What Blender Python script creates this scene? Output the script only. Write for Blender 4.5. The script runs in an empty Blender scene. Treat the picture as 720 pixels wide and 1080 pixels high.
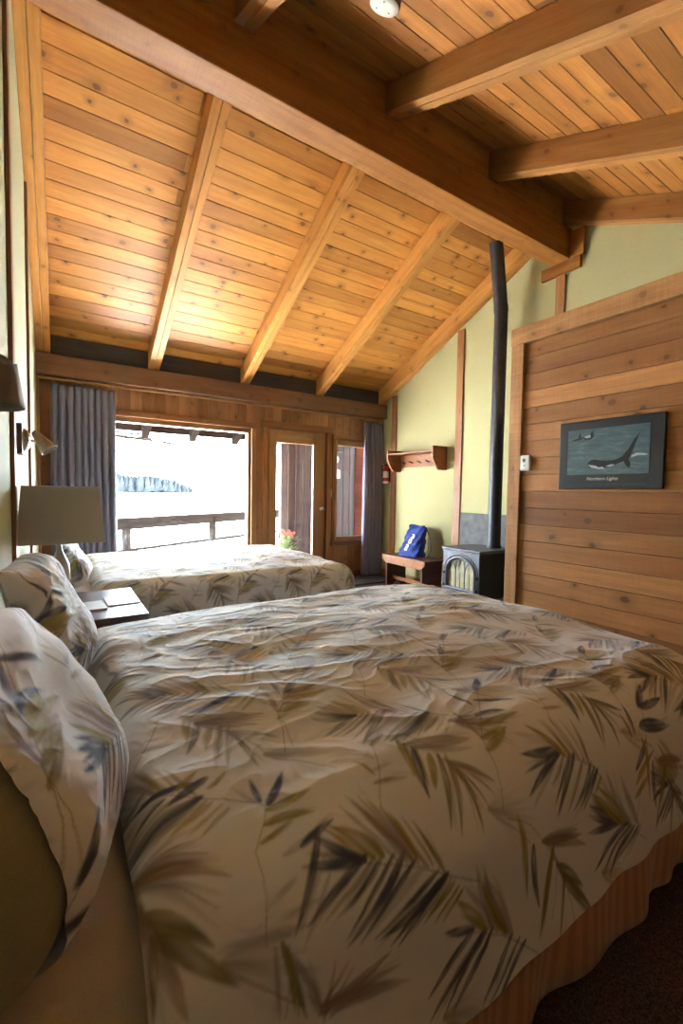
import bpy, math, random
import numpy as np
from mathutils import Vector, Matrix

random.seed(11)
RNG = np.random.default_rng(5)
COL = bpy.context.scene.collection
SC = bpy.context.scene
PI = math.pi

# ------------------------------------------------------------------ dimensions (metres, eye at the origin)
FLOOR = -1.225
WF = 5.2            # window wall, inner face
WN = -1.7           # wall behind the photographer
XL = -0.165         # headboard wall
XR = 4.03           # green wall
RY, RZ = 2.44, 2.53  # roof apex on the rafter undersides
SF, SN = 0.472, 0.455   # roof slopes, window side and near side
RD = 0.185          # rafter depth measured vertically


def zraf(y):
    return RZ - SF * (y - RY) if y > RY else RZ + SN * (y - RY)


# ------------------------------------------------------------------ tagging and building helpers
def tag(o, label=None, cat=None, group=None, kind=None):
    if label: o['label'] = label
    if cat: o['category'] = cat
    if group: o['group'] = group
    if kind: o['kind'] = kind
    return o


def empty(name, loc, label, cat, group=None, kind=None):
    o = bpy.data.objects.new(name, None)
    o.empty_display_size = .1
    o.location = loc
    COL.objects.link(o)
    return tag(o, label, cat, group, kind)


class MB:
    """collects boxes, boards, tubes and lathes into one mesh with grain coordinates and a random value per piece"""
    def __init__(self):
        self.v, self.f, self.r, self.g, self.sm = [], [], [], [], []

    def add(self, verts, faces, gc, rnd, smooth=False):
        b = len(self.v)
        self.v += [tuple(p) for p in verts]
        for f in faces:
            self.f.append([b + i for i in f])
            self.r.append(rnd)
            self.sm.append(smooth)
            self.g.append([tuple(gc[i]) for i in f])

    def hexa(self, P, lens, rnd=None):
        """P: 8 corners ordered (l,a,b) bits; lens: size along grain, across, thickness"""
        rnd = random.random() if rnd is None else rnd
        off = (random.uniform(0, 40), random.uniform(0, 40), random.uniform(0, 40))
        gc = []
        for i in range(8):
            gc.append((off[0] + lens[0] * (i & 1), off[1] + lens[1] * ((i >> 1) & 1), off[2] + lens[2] * ((i >> 2) & 1)))
        F = [(0, 2, 3, 1), (4, 5, 7, 6), (0, 1, 5, 4), (2, 6, 7, 3), (0, 4, 6, 2), (1, 3, 7, 5)]
        # orientation fix
        l = Vector(P[1]) - Vector(P[0]); a = Vector(P[2]) - Vector(P[0]); c = Vector(P[4]) - Vector(P[0])
        if l.cross(a).dot(c) < 0:
            F = [tuple(reversed(f)) for f in F]
        self.add(P, F, gc, rnd)

    def board(self, o, l, a, b, rnd=None):
        o, l, a, b = Vector(o), Vector(l), Vector(a), Vector(b)
        P = []
        for i in range(8):
            P.append(o + l * (i & 1) + a * ((i >> 1) & 1) + b * ((i >> 2) & 1))
        self.hexa(P, (l.length, a.length, b.length), rnd)
        return self

    def box(self, x0, x1, y0, y1, z0, z1, grain='x', rnd=None):
        d = {'x': (x1 - x0, 0, 0), 'y': (0, y1 - y0, 0), 'z': (0, 0, z1 - z0)}
        k = grain + ''.join(c for c in 'xyz' if c != grain)
        return self.board((x0, y0, z0), d[k[0]], d[k[1]], d[k[2]], rnd)

    def prism(self, pts, vec, rnd=None, smooth=False):
        """closed outline (3-D points) swept along vec"""
        n = len(pts)
        vec = Vector(vec)
        P = [Vector(p) for p in pts]
        nrm = Vector((0, 0, 0))
        for i in range(n):
            nrm += P[i].cross(P[(i + 1) % n])
        if nrm.dot(vec) > 0:
            P = P[::-1]
        V = P + [p + vec for p in P]
        off = random.uniform(0, 40)
        gc = [(p.x + off, p.y, p.z) for p in V]
        F = [tuple(range(n)), tuple(range(2 * n - 1, n - 1, -1))]
        rnd = random.random() if rnd is None else rnd
        self.add(V, F, gc, rnd)
        S = [(i, i + n, (i + 1) % n + n, (i + 1) % n) for i in range(n)]
        self.add(V, S, gc, rnd, smooth)
        return self

    def tube(self, pts, rad, n=12, rnd=None, cap=True):
        P = [Vector(p) for p in pts]
        R = rad if isinstance(rad, (list, tuple)) else [rad] * len(P)
        rings = []
        up = Vector((0, 0, 1))
        u = None
        for i, p in enumerate(P):
            t = (P[min(i + 1, len(P) - 1)] - P[max(i - 1, 0)]).normalized()
            if u is None:
                u = t.cross(up)
                if u.length < 1e-3: u = t.cross(Vector((1, 0, 0)))
            u = (u - t * u.dot(t)).normalized()
            w = t.cross(u)
            rings.append([p + (u * math.cos(2 * PI * k / n) + w * math.sin(2 * PI * k / n)) * R[i] for k in range(n)])
        V = [q for r in rings for q in r]
        gc = [(q.x, q.y, q.z) for q in V]
        F = []
        for i in range(len(P) - 1):
            for k in range(n):
                F.append((i * n + k, i * n + (k + 1) % n, (i + 1) * n + (k + 1) % n, (i + 1) * n + k))
        rnd = random.random() if rnd is None else rnd
        self.add(V, F, gc, rnd, True)
        if cap:
            self.add(rings[0], [tuple(range(n - 1, -1, -1))], [(0, 0, 0)] * n, rnd)
            self.add(rings[-1], [tuple(range(n))], [(0, 0, 0)] * n, rnd)
        return self

    def lathe(self, c, prof, n=28, axis='z', rnd=None):
        """prof: list of (radius, height)"""
        V = []
        for r, h in prof:
            for k in range(n):
                a = 2 * PI * k / n
                q = (r * math.cos(a), r * math.sin(a), h)
                if axis == 'x': q = (q[2], q[0], q[1])
                if axis == 'y': q = (q[1], q[2], q[0])
                V.append((c[0] + q[0], c[1] + q[1], c[2] + q[2]))
        F = []
        for i in range(len(prof) - 1):
            for k in range(n):
                F.append((i * n + k, i * n + (k + 1) % n, (i + 1) * n + (k + 1) % n, (i + 1) * n + k))
        rnd = random.random() if rnd is None else rnd
        self.add(V, F, V, rnd, True)
        if prof[0][0] > 1e-4: self.add(V[:n], [tuple(range(n - 1, -1, -1))], V[:n], rnd)
        if prof[-1][0] > 1e-4: self.add(V[-n:], [tuple(range(n))], V[-n:], rnd)
        return self

    def build(self, name, mat, parent=None, bevel=0, seg=2):
        me = bpy.data.meshes.new(name)
        me.from_pydata(self.v, [], self.f)
        a = me.attributes.new('rnd', 'FLOAT', 'FACE')
        a.data.foreach_set('value', np.array(self.r, np.float32))
        g = me.attributes.new('gc', 'FLOAT_VECTOR', 'CORNER')
        g.data.foreach_set('vector', np.array([c for f in self.g for c in f], np.float32).ravel())
        me.polygons.foreach_set('use_smooth', np.array(self.sm, bool))
        me.materials.append(mat)
        me.update()
        o = bpy.data.objects.new(name, me)
        COL.objects.link(o)
        if parent is not None:
            o.parent = parent
            o.matrix_parent_inverse = Matrix.Translation(-Vector(parent.location))
        if bevel:
            m = o.modifiers.new('bevel', 'BEVEL'); m.width = bevel; m.segments = seg; m.limit_method = 'ANGLE'; m.angle_limit = .6
        return o


def structure(o, label, cat=None):
    return tag(o, label, cat or o.name.split('_')[0], kind='structure')


# ------------------------------------------------------------------ materials
def new_mat(name):
    m = bpy.data.materials.new(name)
    m.use_nodes = True
    nt = m.node_tree
    b = nt.nodes['Principled BSDF']
    return m, nt, b


def N(nt, typ, **kw):
    n = nt.nodes.new(typ)
    for k, v in kw.items():
        if k.startswith('i_'):
            n.inputs[int(k[2:]) if k[2:].isdigit() else k[2:]].default_value = v
        else:
            setattr(n, k, v)
    return n


def L(nt, a, b):
    nt.links.new(a, b)


def mathn(nt, op, a, b=None, clamp=False):
    n = nt.nodes.new('ShaderNodeMath'); n.operation = op; n.use_clamp = clamp
    for i, x in enumerate((a, b)):
        if x is None: continue
        if isinstance(x, (int, float)): n.inputs[i].default_value = x
        else: nt.links.new(x, n.inputs[i])
    return n.outputs[0]


def mixc(nt, fac, a, b, blend='MIX'):
    n = nt.nodes.new('ShaderNodeMix'); n.data_type = 'RGBA'; n.blend_type = blend; n.clamp_result = False
    for s, x in ((n.inputs[0], fac), (n.inputs[6], a), (n.inputs[7], b)):
        if isinstance(x, (int, float)): s.default_value = x
        elif isinstance(x, tuple): s.default_value = (*x, 1) if len(x) == 3 else x
        else: nt.links.new(x, s)
    return n.outputs[2]


def ramp(nt, fac, stops):
    n = nt.nodes.new('ShaderNodeValToRGB')
    e = n.color_ramp.elements
    while len(e) < len(stops): e.new(.5)
    for i, (p, c) in enumerate(stops):
        e[i].position = p; e[i].color = (*c, 1) if len(c) == 3 else c
    nt.links.new(fac, n.inputs[0])
    return n.outputs[0]


def mapping(nt, vec, scale):
    n = nt.nodes.new('ShaderNodeMapping'); n.inputs['Scale'].default_value = scale
    nt.links.new(vec, n.inputs['Vector'])
    return n.outputs[0]


def noise(nt, vec, scale, detail=4, rough=.55, dist=0.0):
    n = nt.nodes.new('ShaderNodeTexNoise')
    n.inputs['Scale'].default_value = scale; n.inputs['Detail'].default_value = detail
    n.inputs['Roughness'].default_value = rough; n.inputs['Distortion'].default_value = dist
    if vec is not None: nt.links.new(vec, n.inputs['Vector'])
    return n.outputs[0]


def bumpn(nt, bsdf, height, strength=.3, dist=.01):
    n = nt.nodes.new('ShaderNodeBump'); n.inputs['Strength'].default_value = strength; n.inputs['Distance'].default_value = dist
    nt.links.new(height, n.inputs['Height']); nt.links.new(n.outputs[0], bsdf.inputs['Normal'])


def wood(name, light, dark, rough=.5, vary=.5, knots=1.0, saw=0.0, spec=.35, tint=(.55, .45, .38)):
    m, nt, b = new_mat(name)
    at = N(nt, 'ShaderNodeAttribute', attribute_name='gc')
    rn = N(nt, 'ShaderNodeAttribute', attribute_name='rnd')
    v = at.outputs['Vector']
    n1 = noise(nt, mapping(nt, v, (1.3, 20, 20)), 1.0, 6, .62, .6)
    n2 = noise(nt, mapping(nt, v, (1.0, 5.0, 5.0)), 1.6, 3, .5, .4)
    n3 = noise(nt, mapping(nt, v, (9, 140, 140)), 1.0, 3, .6)
    f = mathn(nt, 'ADD', mathn(nt, 'MULTIPLY', n1, .62), mathn(nt, 'MULTIPLY', n2, .38))
    col = ramp(nt, f, [(.34, dark), (.52, tuple((a + c) / 2 for a, c in zip(light, dark))), (.68, light)])
    # each board its own shade of brown
    r = rn.outputs['Fac']
    lo = 1 - vary * .75
    k = N(nt, 'ShaderNodeMapRange'); L(nt, r, k.inputs[0]); k.inputs[3].default_value = lo; k.inputs[4].default_value = 1.12
    comb = N(nt, 'ShaderNodeCombineColor')
    L(nt, k.outputs[0], comb.inputs[0])
    L(nt, mathn(nt, 'POWER', k.outputs[0], 1.15), comb.inputs[1]); L(nt, mathn(nt, 'POWER', k.outputs[0], 1.3), comb.inputs[2])
    col = mixc(nt, 1.0, col, comb.outputs[0], 'MULTIPLY')
    r2 = mathn(nt, 'FRACT', mathn(nt, 'MULTIPLY', r, 7.31))
    col = mixc(nt, mathn(nt, 'MULTIPLY', mathn(nt, 'GREATER_THAN', r2, .80), .45 * vary), col, tuple(x * t for x, t in zip(light, tint)))
    # fine grain lines
    g = mathn(nt, 'ADD', .80, mathn(nt, 'MULTIPLY', n3, .36))
    gcol = N(nt, 'ShaderNodeCombineColor')
    for i in range(3): L(nt, g, gcol.inputs[i])
    col = mixc(nt, 1.0, col, gcol.outputs[0], 'MULTIPLY')
    if knots > 0:
        vo = N(nt, 'ShaderNodeTexVoronoi'); vo.feature = 'F1'; vo.inputs['Scale'].default_value = 1.0
        wob = nt.nodes.new('ShaderNodeVectorMath'); wob.operation = 'ADD'
        nz = N(nt, 'ShaderNodeTexNoise'); nz.inputs['Scale'].default_value = 18; L(nt, v, nz.inputs['Vector'])
        sc_ = nt.nodes.new('ShaderNodeVectorMath'); sc_.operation = 'SCALE'; sc_.inputs['Scale'].default_value = .02
        L(nt, nz.outputs['Color'], sc_.inputs[0]); L(nt, v, wob.inputs[0]); L(nt, sc_.outputs[0], wob.inputs[1])
        sp = N(nt, 'ShaderNodeSeparateXYZ'); L(nt, wob.outputs[0], sp.inputs[0])
        cb = N(nt, 'ShaderNodeCombineXYZ'); L(nt, mathn(nt, 'MULTIPLY', sp.outputs[0], 4.6), cb.inputs[0])
        L(nt, mathn(nt, 'MULTIPLY', mathn(nt, 'ADD', sp.outputs[1], sp.outputs[2]), 5.6), cb.inputs[1])
        vo.voronoi_dimensions = '2D'
        L(nt, cb.outputs[0], vo.inputs['Vector'])
        vcs = N(nt, 'ShaderNodeSeparateColor'); L(nt, vo.outputs['Color'], vcs.inputs[0])
        present = mathn(nt, 'GREATER_THAN', vcs.outputs[0], .52)
        d = mathn(nt, 'DIVIDE', vo.outputs['Distance'], mathn(nt, 'ADD', .55, mathn(nt, 'MULTIPLY', vcs.outputs[1], .75)))
        kn = N(nt, 'ShaderNodeMapRange'); kn.interpolation_type = 'SMOOTHSTEP'
        L(nt, d, kn.inputs[0]); kn.inputs[1].default_value = .105; kn.inputs[2].default_value = .06
        halo = N(nt, 'ShaderNodeMapRange'); halo.interpolation_type = 'SMOOTHSTEP'
        L(nt, d, halo.inputs[0]); halo.inputs[1].default_value = .36; halo.inputs[2].default_value = .08
        col = mixc(nt, mathn(nt, 'MULTIPLY', mathn(nt, 'MULTIPLY', halo.outputs[0], present), .50 * knots), col, tuple(x * .62 for x in dark))
        col = mixc(nt, mathn(nt, 'MULTIPLY', mathn(nt, 'MULTIPLY', kn.outputs[0], present), min(.9, .8 * knots)), col, tuple(x * .32 for x in dark))
    if saw > 0:
        mp = nt.nodes.new('ShaderNodeMapping'); mp.inputs['Rotation'].default_value = (0, 0, .35); mp.inputs['Scale'].default_value = (85, 5, 5)
        L(nt, v, mp.inputs['Vector'])
        sw = noise(nt, mp.outputs[0], 1.0, 3, .55)
        s = mathn(nt, 'ADD', 1 - .26 * saw, mathn(nt, 'MULTIPLY', sw, .52 * saw))
        sc3 = N(nt, 'ShaderNodeCombineColor')
        for i in range(3): L(nt, s, sc3.inputs[i])
        col = mixc(nt, 1.0, col, sc3.outputs[0], 'MULTIPLY')
        bumpn(nt, b, mathn(nt, 'ADD', sw, n3), .35 * saw, .004)
    else:
        bumpn(nt, b, mathn(nt, 'ADD', n1, mathn(nt, 'MULTIPLY', n3, .4)), .22, .004)
    L(nt, col, b.inputs['Base Color'])
    b.inputs['Roughness'].default_value = rough
    b.inputs['Specular IOR Level'].default_value = spec
    return m


def plain(name, col, rough=.6, metal=0, spec=.5, var=.12, scale=30, bump=.1, coat=0, sheen=0):
    m, nt, b = new_mat(name)
    tc = N(nt, 'ShaderNodeTexCoord')
    n = noise(nt, tc.outputs['Object'], scale, 5, .6)
    c = ramp(nt, n, [(.3, tuple(x * (1 - var) for x in col)), (.7, tuple(min(1, x * (1 + var)) for x in col))])
    L(nt, c, b.inputs['Base Color'])
    b.inputs['Roughness'].default_value = rough; b.inputs['Metallic'].default_value = metal
    b.inputs['Specular IOR Level'].default_value = spec
    b.inputs['Coat Weight'].default_value = coat; b.inputs['Sheen Weight'].default_value = sheen
    if bump: bumpn(nt, b, n, bump, .004)
    return m


def cloth_printed(name):
    m, nt, b = new_mat(name)
    at = N(nt, 'ShaderNodeAttribute', attribute_name='pat')
    tc = N(nt, 'ShaderNodeTexCoord')
    n = noise(nt, tc.outputs['Object'], 900, 2, .6)
    c = mixc(nt, .10, at.outputs['Color'], ramp(nt, n, [(.3, (.35, .34, .32)), (.7, (1, 1, 1))]), 'MULTIPLY')
    L(nt, c, b.inputs['Base Color'])
    b.inputs['Roughness'].default_value = .75
    b.inputs['Specular IOR Level'].default_value = .15
    b.inputs['Sheen Weight'].default_value = .16
    b.inputs['Sheen Roughness'].default_value = .4
    n2 = noise(nt, tc.outputs['Object'], 42, 4, .6, .6)
    bumpn(nt, b, mathn(nt, 'ADD', mathn(nt, 'MULTIPLY', n, .15), n2), .22, .006)
    return m


def fabric(name, col, scale=500, rough=.85, stripes=None, sheen=.2):
    m, nt, b = new_mat(name)
    tc = N(nt, 'ShaderNodeTexCoord')
    n = noise(nt, tc.outputs['Object'], scale, 3, .7)
    c = ramp(nt, n, [(.25, tuple(x * .78 for x in col)), (.75, tuple(min(1, x * 1.16) for x in col))])
    if stripes:
        sep = N(nt, 'ShaderNodeSeparateXYZ'); L(nt, tc.outputs['Object'], sep.inputs[0])
        sn = mathn(nt, 'SINE', mathn(nt, 'MULTIPLY', mathn(nt, 'ADD', sep.outputs[0], sep.outputs[1]), stripes[0]))
        f = mathn(nt, 'ADD', mathn(nt, 'MULTIPLY', sn, 1.5), .5, True)
        c = mixc(nt, f, c, stripes[1])
    L(nt, c, b.inputs['Base Color'])
    b.inputs['Roughness'].default_value = rough; b.inputs['Sheen Weight'].default_value = sheen
    b.inputs['Specular IOR Level'].default_value = .2
    bumpn(nt, b, n, .15, .003)
    return m


def glass_mat(name):
    m = bpy.data.materials.new(name); m.use_nodes = True
    nt = m.node_tree; nt.nodes.clear()
    o = N(nt, 'ShaderNodeOutputMaterial'); mx = N(nt, 'ShaderNodeMixShader')
    t = N(nt, 'ShaderNodeBsdfTransparent'); g = N(nt, 'ShaderNodeBsdfGlossy'); g.inputs['Roughness'].default_value = .02
    ge = N(nt, 'ShaderNodeNewGeometry')
    dp = nt.nodes.new('ShaderNodeVectorMath'); dp.operation = 'DOT_PRODUCT'
    L(nt, ge.outputs['Incoming'], dp.inputs[0]); L(nt, ge.outputs['Normal'], dp.inputs[1])
    sch = mathn(nt, 'ADD', .035, mathn(nt, 'MULTIPLY', mathn(nt, 'POWER', mathn(nt, 'SUBTRACT', 1.0, mathn(nt, 'ABSOLUTE', dp.outputs['Value'])), 5), .96), True)
    t.inputs['Color'].default_value = (.97, .98, .98, 1)
    L(nt, sch, mx.inputs[0]); L(nt, t.outputs[0], mx.inputs[1]); L(nt, g.outputs[0], mx.inputs[2])
    L(nt, mx.outputs[0], o.inputs['Surface'])
    return m


M = {}
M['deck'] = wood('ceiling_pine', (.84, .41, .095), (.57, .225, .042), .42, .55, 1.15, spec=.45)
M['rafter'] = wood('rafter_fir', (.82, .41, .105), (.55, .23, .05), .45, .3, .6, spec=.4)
M['deckn'] = wood('ceiling_pine_dark', (.60, .26, .058), (.35, .125, .027), .45, .55, 1.0, spec=.35)  # ceiling pine darkened in colour, as dimmer light on the near slope
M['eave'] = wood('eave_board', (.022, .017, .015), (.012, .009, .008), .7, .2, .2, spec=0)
M['darkboard'] = wood('dark_blocking', (.12, .10, .097), (.075, .06, .06), .7, .2, .2, spec=.1)  # dark tone stands in for the shade above the header
M['raftern'] = wood('rafter_fir_dark', (.58, .28, .08), (.37, .15, .042), .5, .3, .6, spec=.3)  # rafter fir with the near slope's dimmer light put into its colour
M['ridge'] = wood('ridge_fir', (.46, .20, .046), (.25, .092, .017), .55, .2, .35, saw=.5, spec=.3)
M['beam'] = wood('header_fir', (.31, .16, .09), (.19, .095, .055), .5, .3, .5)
M['winwall'] = wood('wall_cedar', (.58, .28, .12), (.36, .155, .06), .42, .5, .7, spec=.5)
M['trim'] = wood('trim_fir', (.44, .20, .075), (.29, .115, .04), .45, .3, .3)
M['sash'] = wood('sash_fir', (.50, .25, .095), (.32, .14, .05), .4, .3, .3, spec=.5)
M['plank'] = wood('partition_cedar', (.68, .325, .11), (.42, .175, .05), .6, .62, 1.0, saw=.45)
M['rough_fir'] = wood('rough_sawn_fir', (.60, .32, .12), (.38, .17, .058), .65, .2, .5, saw=1.0)
M['shelf'] = wood('shelf_fir', (.44, .17, .055), (.27, .085, .028), .4, .2, .3)
M['bench'] = wood('bench_mahogany', (.20, .065, .035), (.10, .03, .018), .35, .3, .1, spec=.5)
M['night'] = wood('nightstand_mahogany', (.12, .045, .034), (.055, .02, .017), .3, .3, .1, spec=.6)
M['outwood'] = wood('weathered_board', (.105, .090, .095), (.066, .053, .057), .7, .35, .4, spec=0)
M['paledeck'] = wood('pale_deck_board', (.78, .75, .70), (.68, .65, .60), .7, .2, .2, spec=0)
M['redwood'] = wood('red_siding', (.11, .035, .020), (.06, .018, .010), .6, .4, .3, spec=0)
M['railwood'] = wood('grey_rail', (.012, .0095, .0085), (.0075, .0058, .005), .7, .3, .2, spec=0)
M['wall'] = plain('sage_paint', (.455, .42, .215), .8, var=.03, scale=60, bump=.06, spec=.25)
M['wallL'] = plain('pale_sage_paint', (.50, .50, .32), .8, var=.03, scale=60, bump=.06, spec=.25)  # same sage paint, window light put into a paler colour
M['carpet'] = plain('brown_carpet', (.075, .045, .04), .95, var=.75, scale=170, bump=.8, spec=.05)
M['print'] = cloth_printed('leaf_print_cotton')
M['sheet'] = fabric('cream_sheet', (.62, .52, .40), 700)
M['skirt'] = fabric('striped_bed_skirt', (.44, .22, .12), 500, stripes=(150, (.52, .28, .155)))
M['curtain'] = fabric('grey_lavender_curtain', (.215, .21, .285), 600, .8)
M['olive'] = fabric('olive_ticking', (.30, .27, .15), 700, .9)
M['shade'] = fabric('taupe_linen_shade', (.43, .39, .31), 800, .9)
M['brownshade'] = fabric('brown_shade', (.22, .165, .13), 400, .85)
M['blue'] = fabric('blue_nylon', (.03, .058, .29), 60, .5, sheen=.1)
M['white'] = plain('white_plastic', (.74, .72, .66), .4, var=.03, bump=0)
M['iron'] = plain('grey_cast_iron', (.155, .152, .168), .38, .3, .6, .2, 60, .15)
M['black'] = plain('black_steel', (.035, .034, .04), .42, .2, .5, .2, 40, .05)
M['pipe'] = plain('black_flue', (.05, .05, .058), .45, .3, .5, .2, 20, .05)
M['chrome'] = plain('brushed_nickel', (.48, .43, .37), .3, 1, .5, .08, 60, .05)
M['nickel'] = plain('dark_nickel', (.33, .28, .22), .42, 1, .5, .08, 60, .05)
M['brown'] = plain('brown_bakelite', (.14, .085, .06), .45, var=.1, bump=0)
M['panel'] = plain('cement_board', (.14, .137, .135), .8, var=.35, scale=9, bump=.1)
M['cream'] = plain('cream_firebrick', (.88, .76, .50), .8, var=.12, scale=14, bump=.1)  # cream tone stands in for the room reflected in the stove glass
M['glass'] = glass_mat('clear_glass')
M['red'] = plain('red_enamel', (.45, .02, .02), .3, var=.05, bump=0, coat=.4)
M['label'] = plain('white_label', (.70, .62, .55), .5, var=.06, bump=0)
M['frame'] = plain('charcoal_mat', (.028, .030, .033), .45, var=.1, bump=0)
M['paper'] = plain('white_paper', (.62, .60, .60), .5, var=.06, bump=0)
M['darkpaper'] = plain('grey_print', (.20, .19, .20), .45, var=.6, scale=45, bump=0)
M['mat'] = plain('dark_door_mat', (.028, .022, .022), .95, var=.5, scale=200, bump=.5)
M['leafg'] = plain('fresh_leaf', (.10, .16, .035), .5, var=.4, scale=20)
M['petal'] = plain('pink_petal', (.34, .13, .11), .5, var=.3, scale=20)
M['pot'] = plain('dark_planter', (.06, .045, .04), .7)
M['ceramic'] = plain('white_ceramic', (.62, .60, .56), .25, var=.04, bump=0)
M['orca'] = plain('orca_black', (.012, .016, .02), .4, var=.2, bump=0)
M['orcaw'] = plain('orca_white', (.46, .52, .54), .4, var=.05, bump=0)
M['ink'] = plain('dark_ink', (.02, .02, .03), .5, bump=0)
M['ink_light'] = plain('pale_ink', (.60, .58, .52), .5, bump=0)


def sea_print():
    m, nt, b = new_mat('sea_print')
    tc = N(nt, 'ShaderNodeTexCoord')
    v = tc.outputs['Object']
    n = noise(nt, mapping(nt, v, (1, 8, 30)), 1.6, 5, .6, .5)
    c = ramp(nt, n, [(.3, (.055, .10, .13)), (.55, (.095, .155, .18)), (.75, (.17, .24, .27))])
    L(nt, c, b.inputs['Base Color']); b.inputs['Roughness'].default_value = .35
    return m


M['sea'] = sea_print()

# ------------------------------------------------------------------ room shell
# floor
structure(MB().box(XL - .1, XR + .1, WN - .1, WF + .12, FLOOR - .12, FLOOR, 'x').build('floor', M['carpet']), 'dark brown carpeted floor beside the bed', 'floor')
# headboard wall and green wall as gable-shaped prisms


def gable(name, x0, x1, mat, label):
    ys = [WN - .1, RY, WF + .14]
    dk = RD + .06
    pts = [(x0, WN - .1, FLOOR - .12), (x0, WF + .14, FLOOR - .12), (x0, WF + .14, zraf(WF + .14) + dk), (x0, RY, RZ + dk), (x0, WN - .1, zraf(WN - .1) + dk)]
    return structure(MB().prism(pts, (x1 - x0, 0, 0)).build(name, mat), label, 'wall')


gable('wall_left', XL - .12, XL, M['wallL'], 'pale sage painted wall behind the bed heads with brown battens')
gable('wall_right', XR, XR + .12, M['wall'], 'yellow green painted gable wall behind the stove')
# wall behind the photographer, with a big window opening
structure(MB().box(XL, XR, WN - .1, WN, FLOOR, zraf(WN) + RD + .06, 'x').build('wall_near', M['winwall']), 'brown cedar wall behind the photographer', 'wall')

# window wall: vertical cedar boards round three openings
openings = [(.40, 2.02, -.735, .765), (2.235, 3.115, FLOOR, .80), (3.25, 3.90, -.70, .735)]
m_ = MB()
xs = [XL, XR]
x = XL
bw = .118
ztop = 1.262
while x < XR - 1e-4:
    x1 = min(x + bw, XR)
    cuts = [x, x1]
    for o_ in openings:
        for e in o_[:2]:
            if x + .004 < e < x1 - .004: cuts.append(e)
    cuts.sort()
    rr = random.random()
    for a, c in zip(cuts[:-1], cuts[1:]):
        mid = (a + c) / 2
        spans = [(FLOOR, ztop)]
        for o_ in openings:
            if o_[0] < mid < o_[1]:
                spans = [(FLOOR, o_[2]), (o_[3], ztop)]
        ga = .0015 if a == x else 0
        gb = .0015 if c == x1 else 0
        for z0, z1 in spans:
            if z1 - z0 > .01:
                m_.box(a + ga, c - gb, WF, WF + .022, z0, z1, 'z', rr)
    x = x1
for a, c, z0, z1 in ((XL, .40, FLOOR, ztop), (2.02, 2.235, FLOOR, ztop), (3.115, 3.25, FLOOR, ztop), (3.90, XR, FLOOR, ztop),
                     (.40, 2.02, FLOOR, -.735), (.40, 2.02, .765, ztop), (2.235, 3.115, .80, ztop), (3.25, 3.90, FLOOR, -.70), (3.25, 3.90, .735, ztop)):
    m_.box(a, c, WF + .022, WF + .13, z0, z1, 'z', .2)
structure(m_.build('wall_far', M['winwall']), 'brown cedar board wall around the lake window and glass door', 'wall')

# ceiling: board deck on both slopes, one mesh per slope joined in the ceiling
m_ = MB()
step = .116


def deckrun(y0, y1, sl, sgn):
    n = int(abs(y1 - y0) / step) + 1
    for k in range(n):
        a = y0 + sgn * step * k
        b = a + sgn * (step - .006)
        za = RZ + RD - sl * abs(a - RY); zb = RZ + RD - sl * abs(b - RY)
        xx = XL - .05
        ends = [XL - .05]
        x_ = XL + random.choice((.95, 1.98, 3.0)) + random.uniform(-.02, .02)
        ends += [x_, XR + .05]
        for e0, e1 in zip(ends[:-1], ends[1:]):
            dz = random.uniform(0, .0025)
            m_.board((e0 + .0008, a, za + dz), (e1 - e0 - .0016, 0, 0), (0, b - a, zb - za), (0, 0, .022))


ceil = empty('ceiling', (1.9, RY, RZ), 'knotty pine plank ceiling on both roof slopes', 'ceiling', kind='structure')
deckrun(RY + .002, WF + .13, SF, 1)
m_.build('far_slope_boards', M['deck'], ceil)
m_ = MB()
deckrun(RY - .002, WN - .1, SN, -1)
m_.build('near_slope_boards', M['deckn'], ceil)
# boarding behind the deck so no daylight shows in the joints
m_ = MB()
for (ya, yb, sl) in ((RY, WF + 1.35, SF), (RY, WN - .4, SN)):
    za = RZ + RD + .023; zb = za - sl * abs(yb - ya)
    m_.board((XL - .12, ya, za), (XR - XL + .24, 0, 0), (0, yb - ya, zb - za), (0, 0, .06), .05)
m_.build('roof_sheathing', M['ridge'], ceil)

# ------------------------------------------------------------------ roof timbers
RX = [XL + .058, .875, 1.895, 2.93, XR - .062]
farl = ['narrow sloping rafter lying against the left wall, above the bed heads',
        'sloping pine rafter ending above the left part of the lake window, left of three',
        'sloping pine rafter ending above the right end of the lake window, middle of three',
        'sloping pine rafter running from the ridge to above the glass door',
        'sloping pine rafter along the top of the green wall, behind the stove pipe']
nearl = ['near-slope rafter meeting the ridge above the left wall, out of sight',
         'dark rafter end above the ridge beam at the top left of the photo',
         'large near-slope rafter right of the round ceiling light',
         'near-slope rafter above the ridge beam, between two others at upper right',
         'near-slope rafter lying along the top of the green wall at right']


def rafter(xc, far, label, w=.115):
    o = empty('rafter', (xc, RY, RZ), label, 'rafter', 'window-side rafters' if far else 'near-side rafters', 'thing')
    half = w / 2
    for i, (a, b) in enumerate(((xc - half, xc - .0015), (xc + .0015, xc + half))):
        m = MB()
        y0, y1 = (RY + .002, 5.13) if far else (RY - .002, WN - .02)
        z0, z1 = zraf(y0), zraf(y1)
        if far:
            m.board((a, y0, z0), (0, y1 - y0, z1 - z0), (b - a, 0, 0), (0, 0, RD - .002))
        else:
            m.board((a, y0, z0), (0, y1 - y0, z1 - z0), (b - a, 0, 0), (0, 0, RD - .002))
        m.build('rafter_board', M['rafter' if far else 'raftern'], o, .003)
    return o


for i, xc in enumerate(RX):
    rafter(xc, True, farl[i])
    if i: rafter(xc, False, nearl[i])

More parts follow.
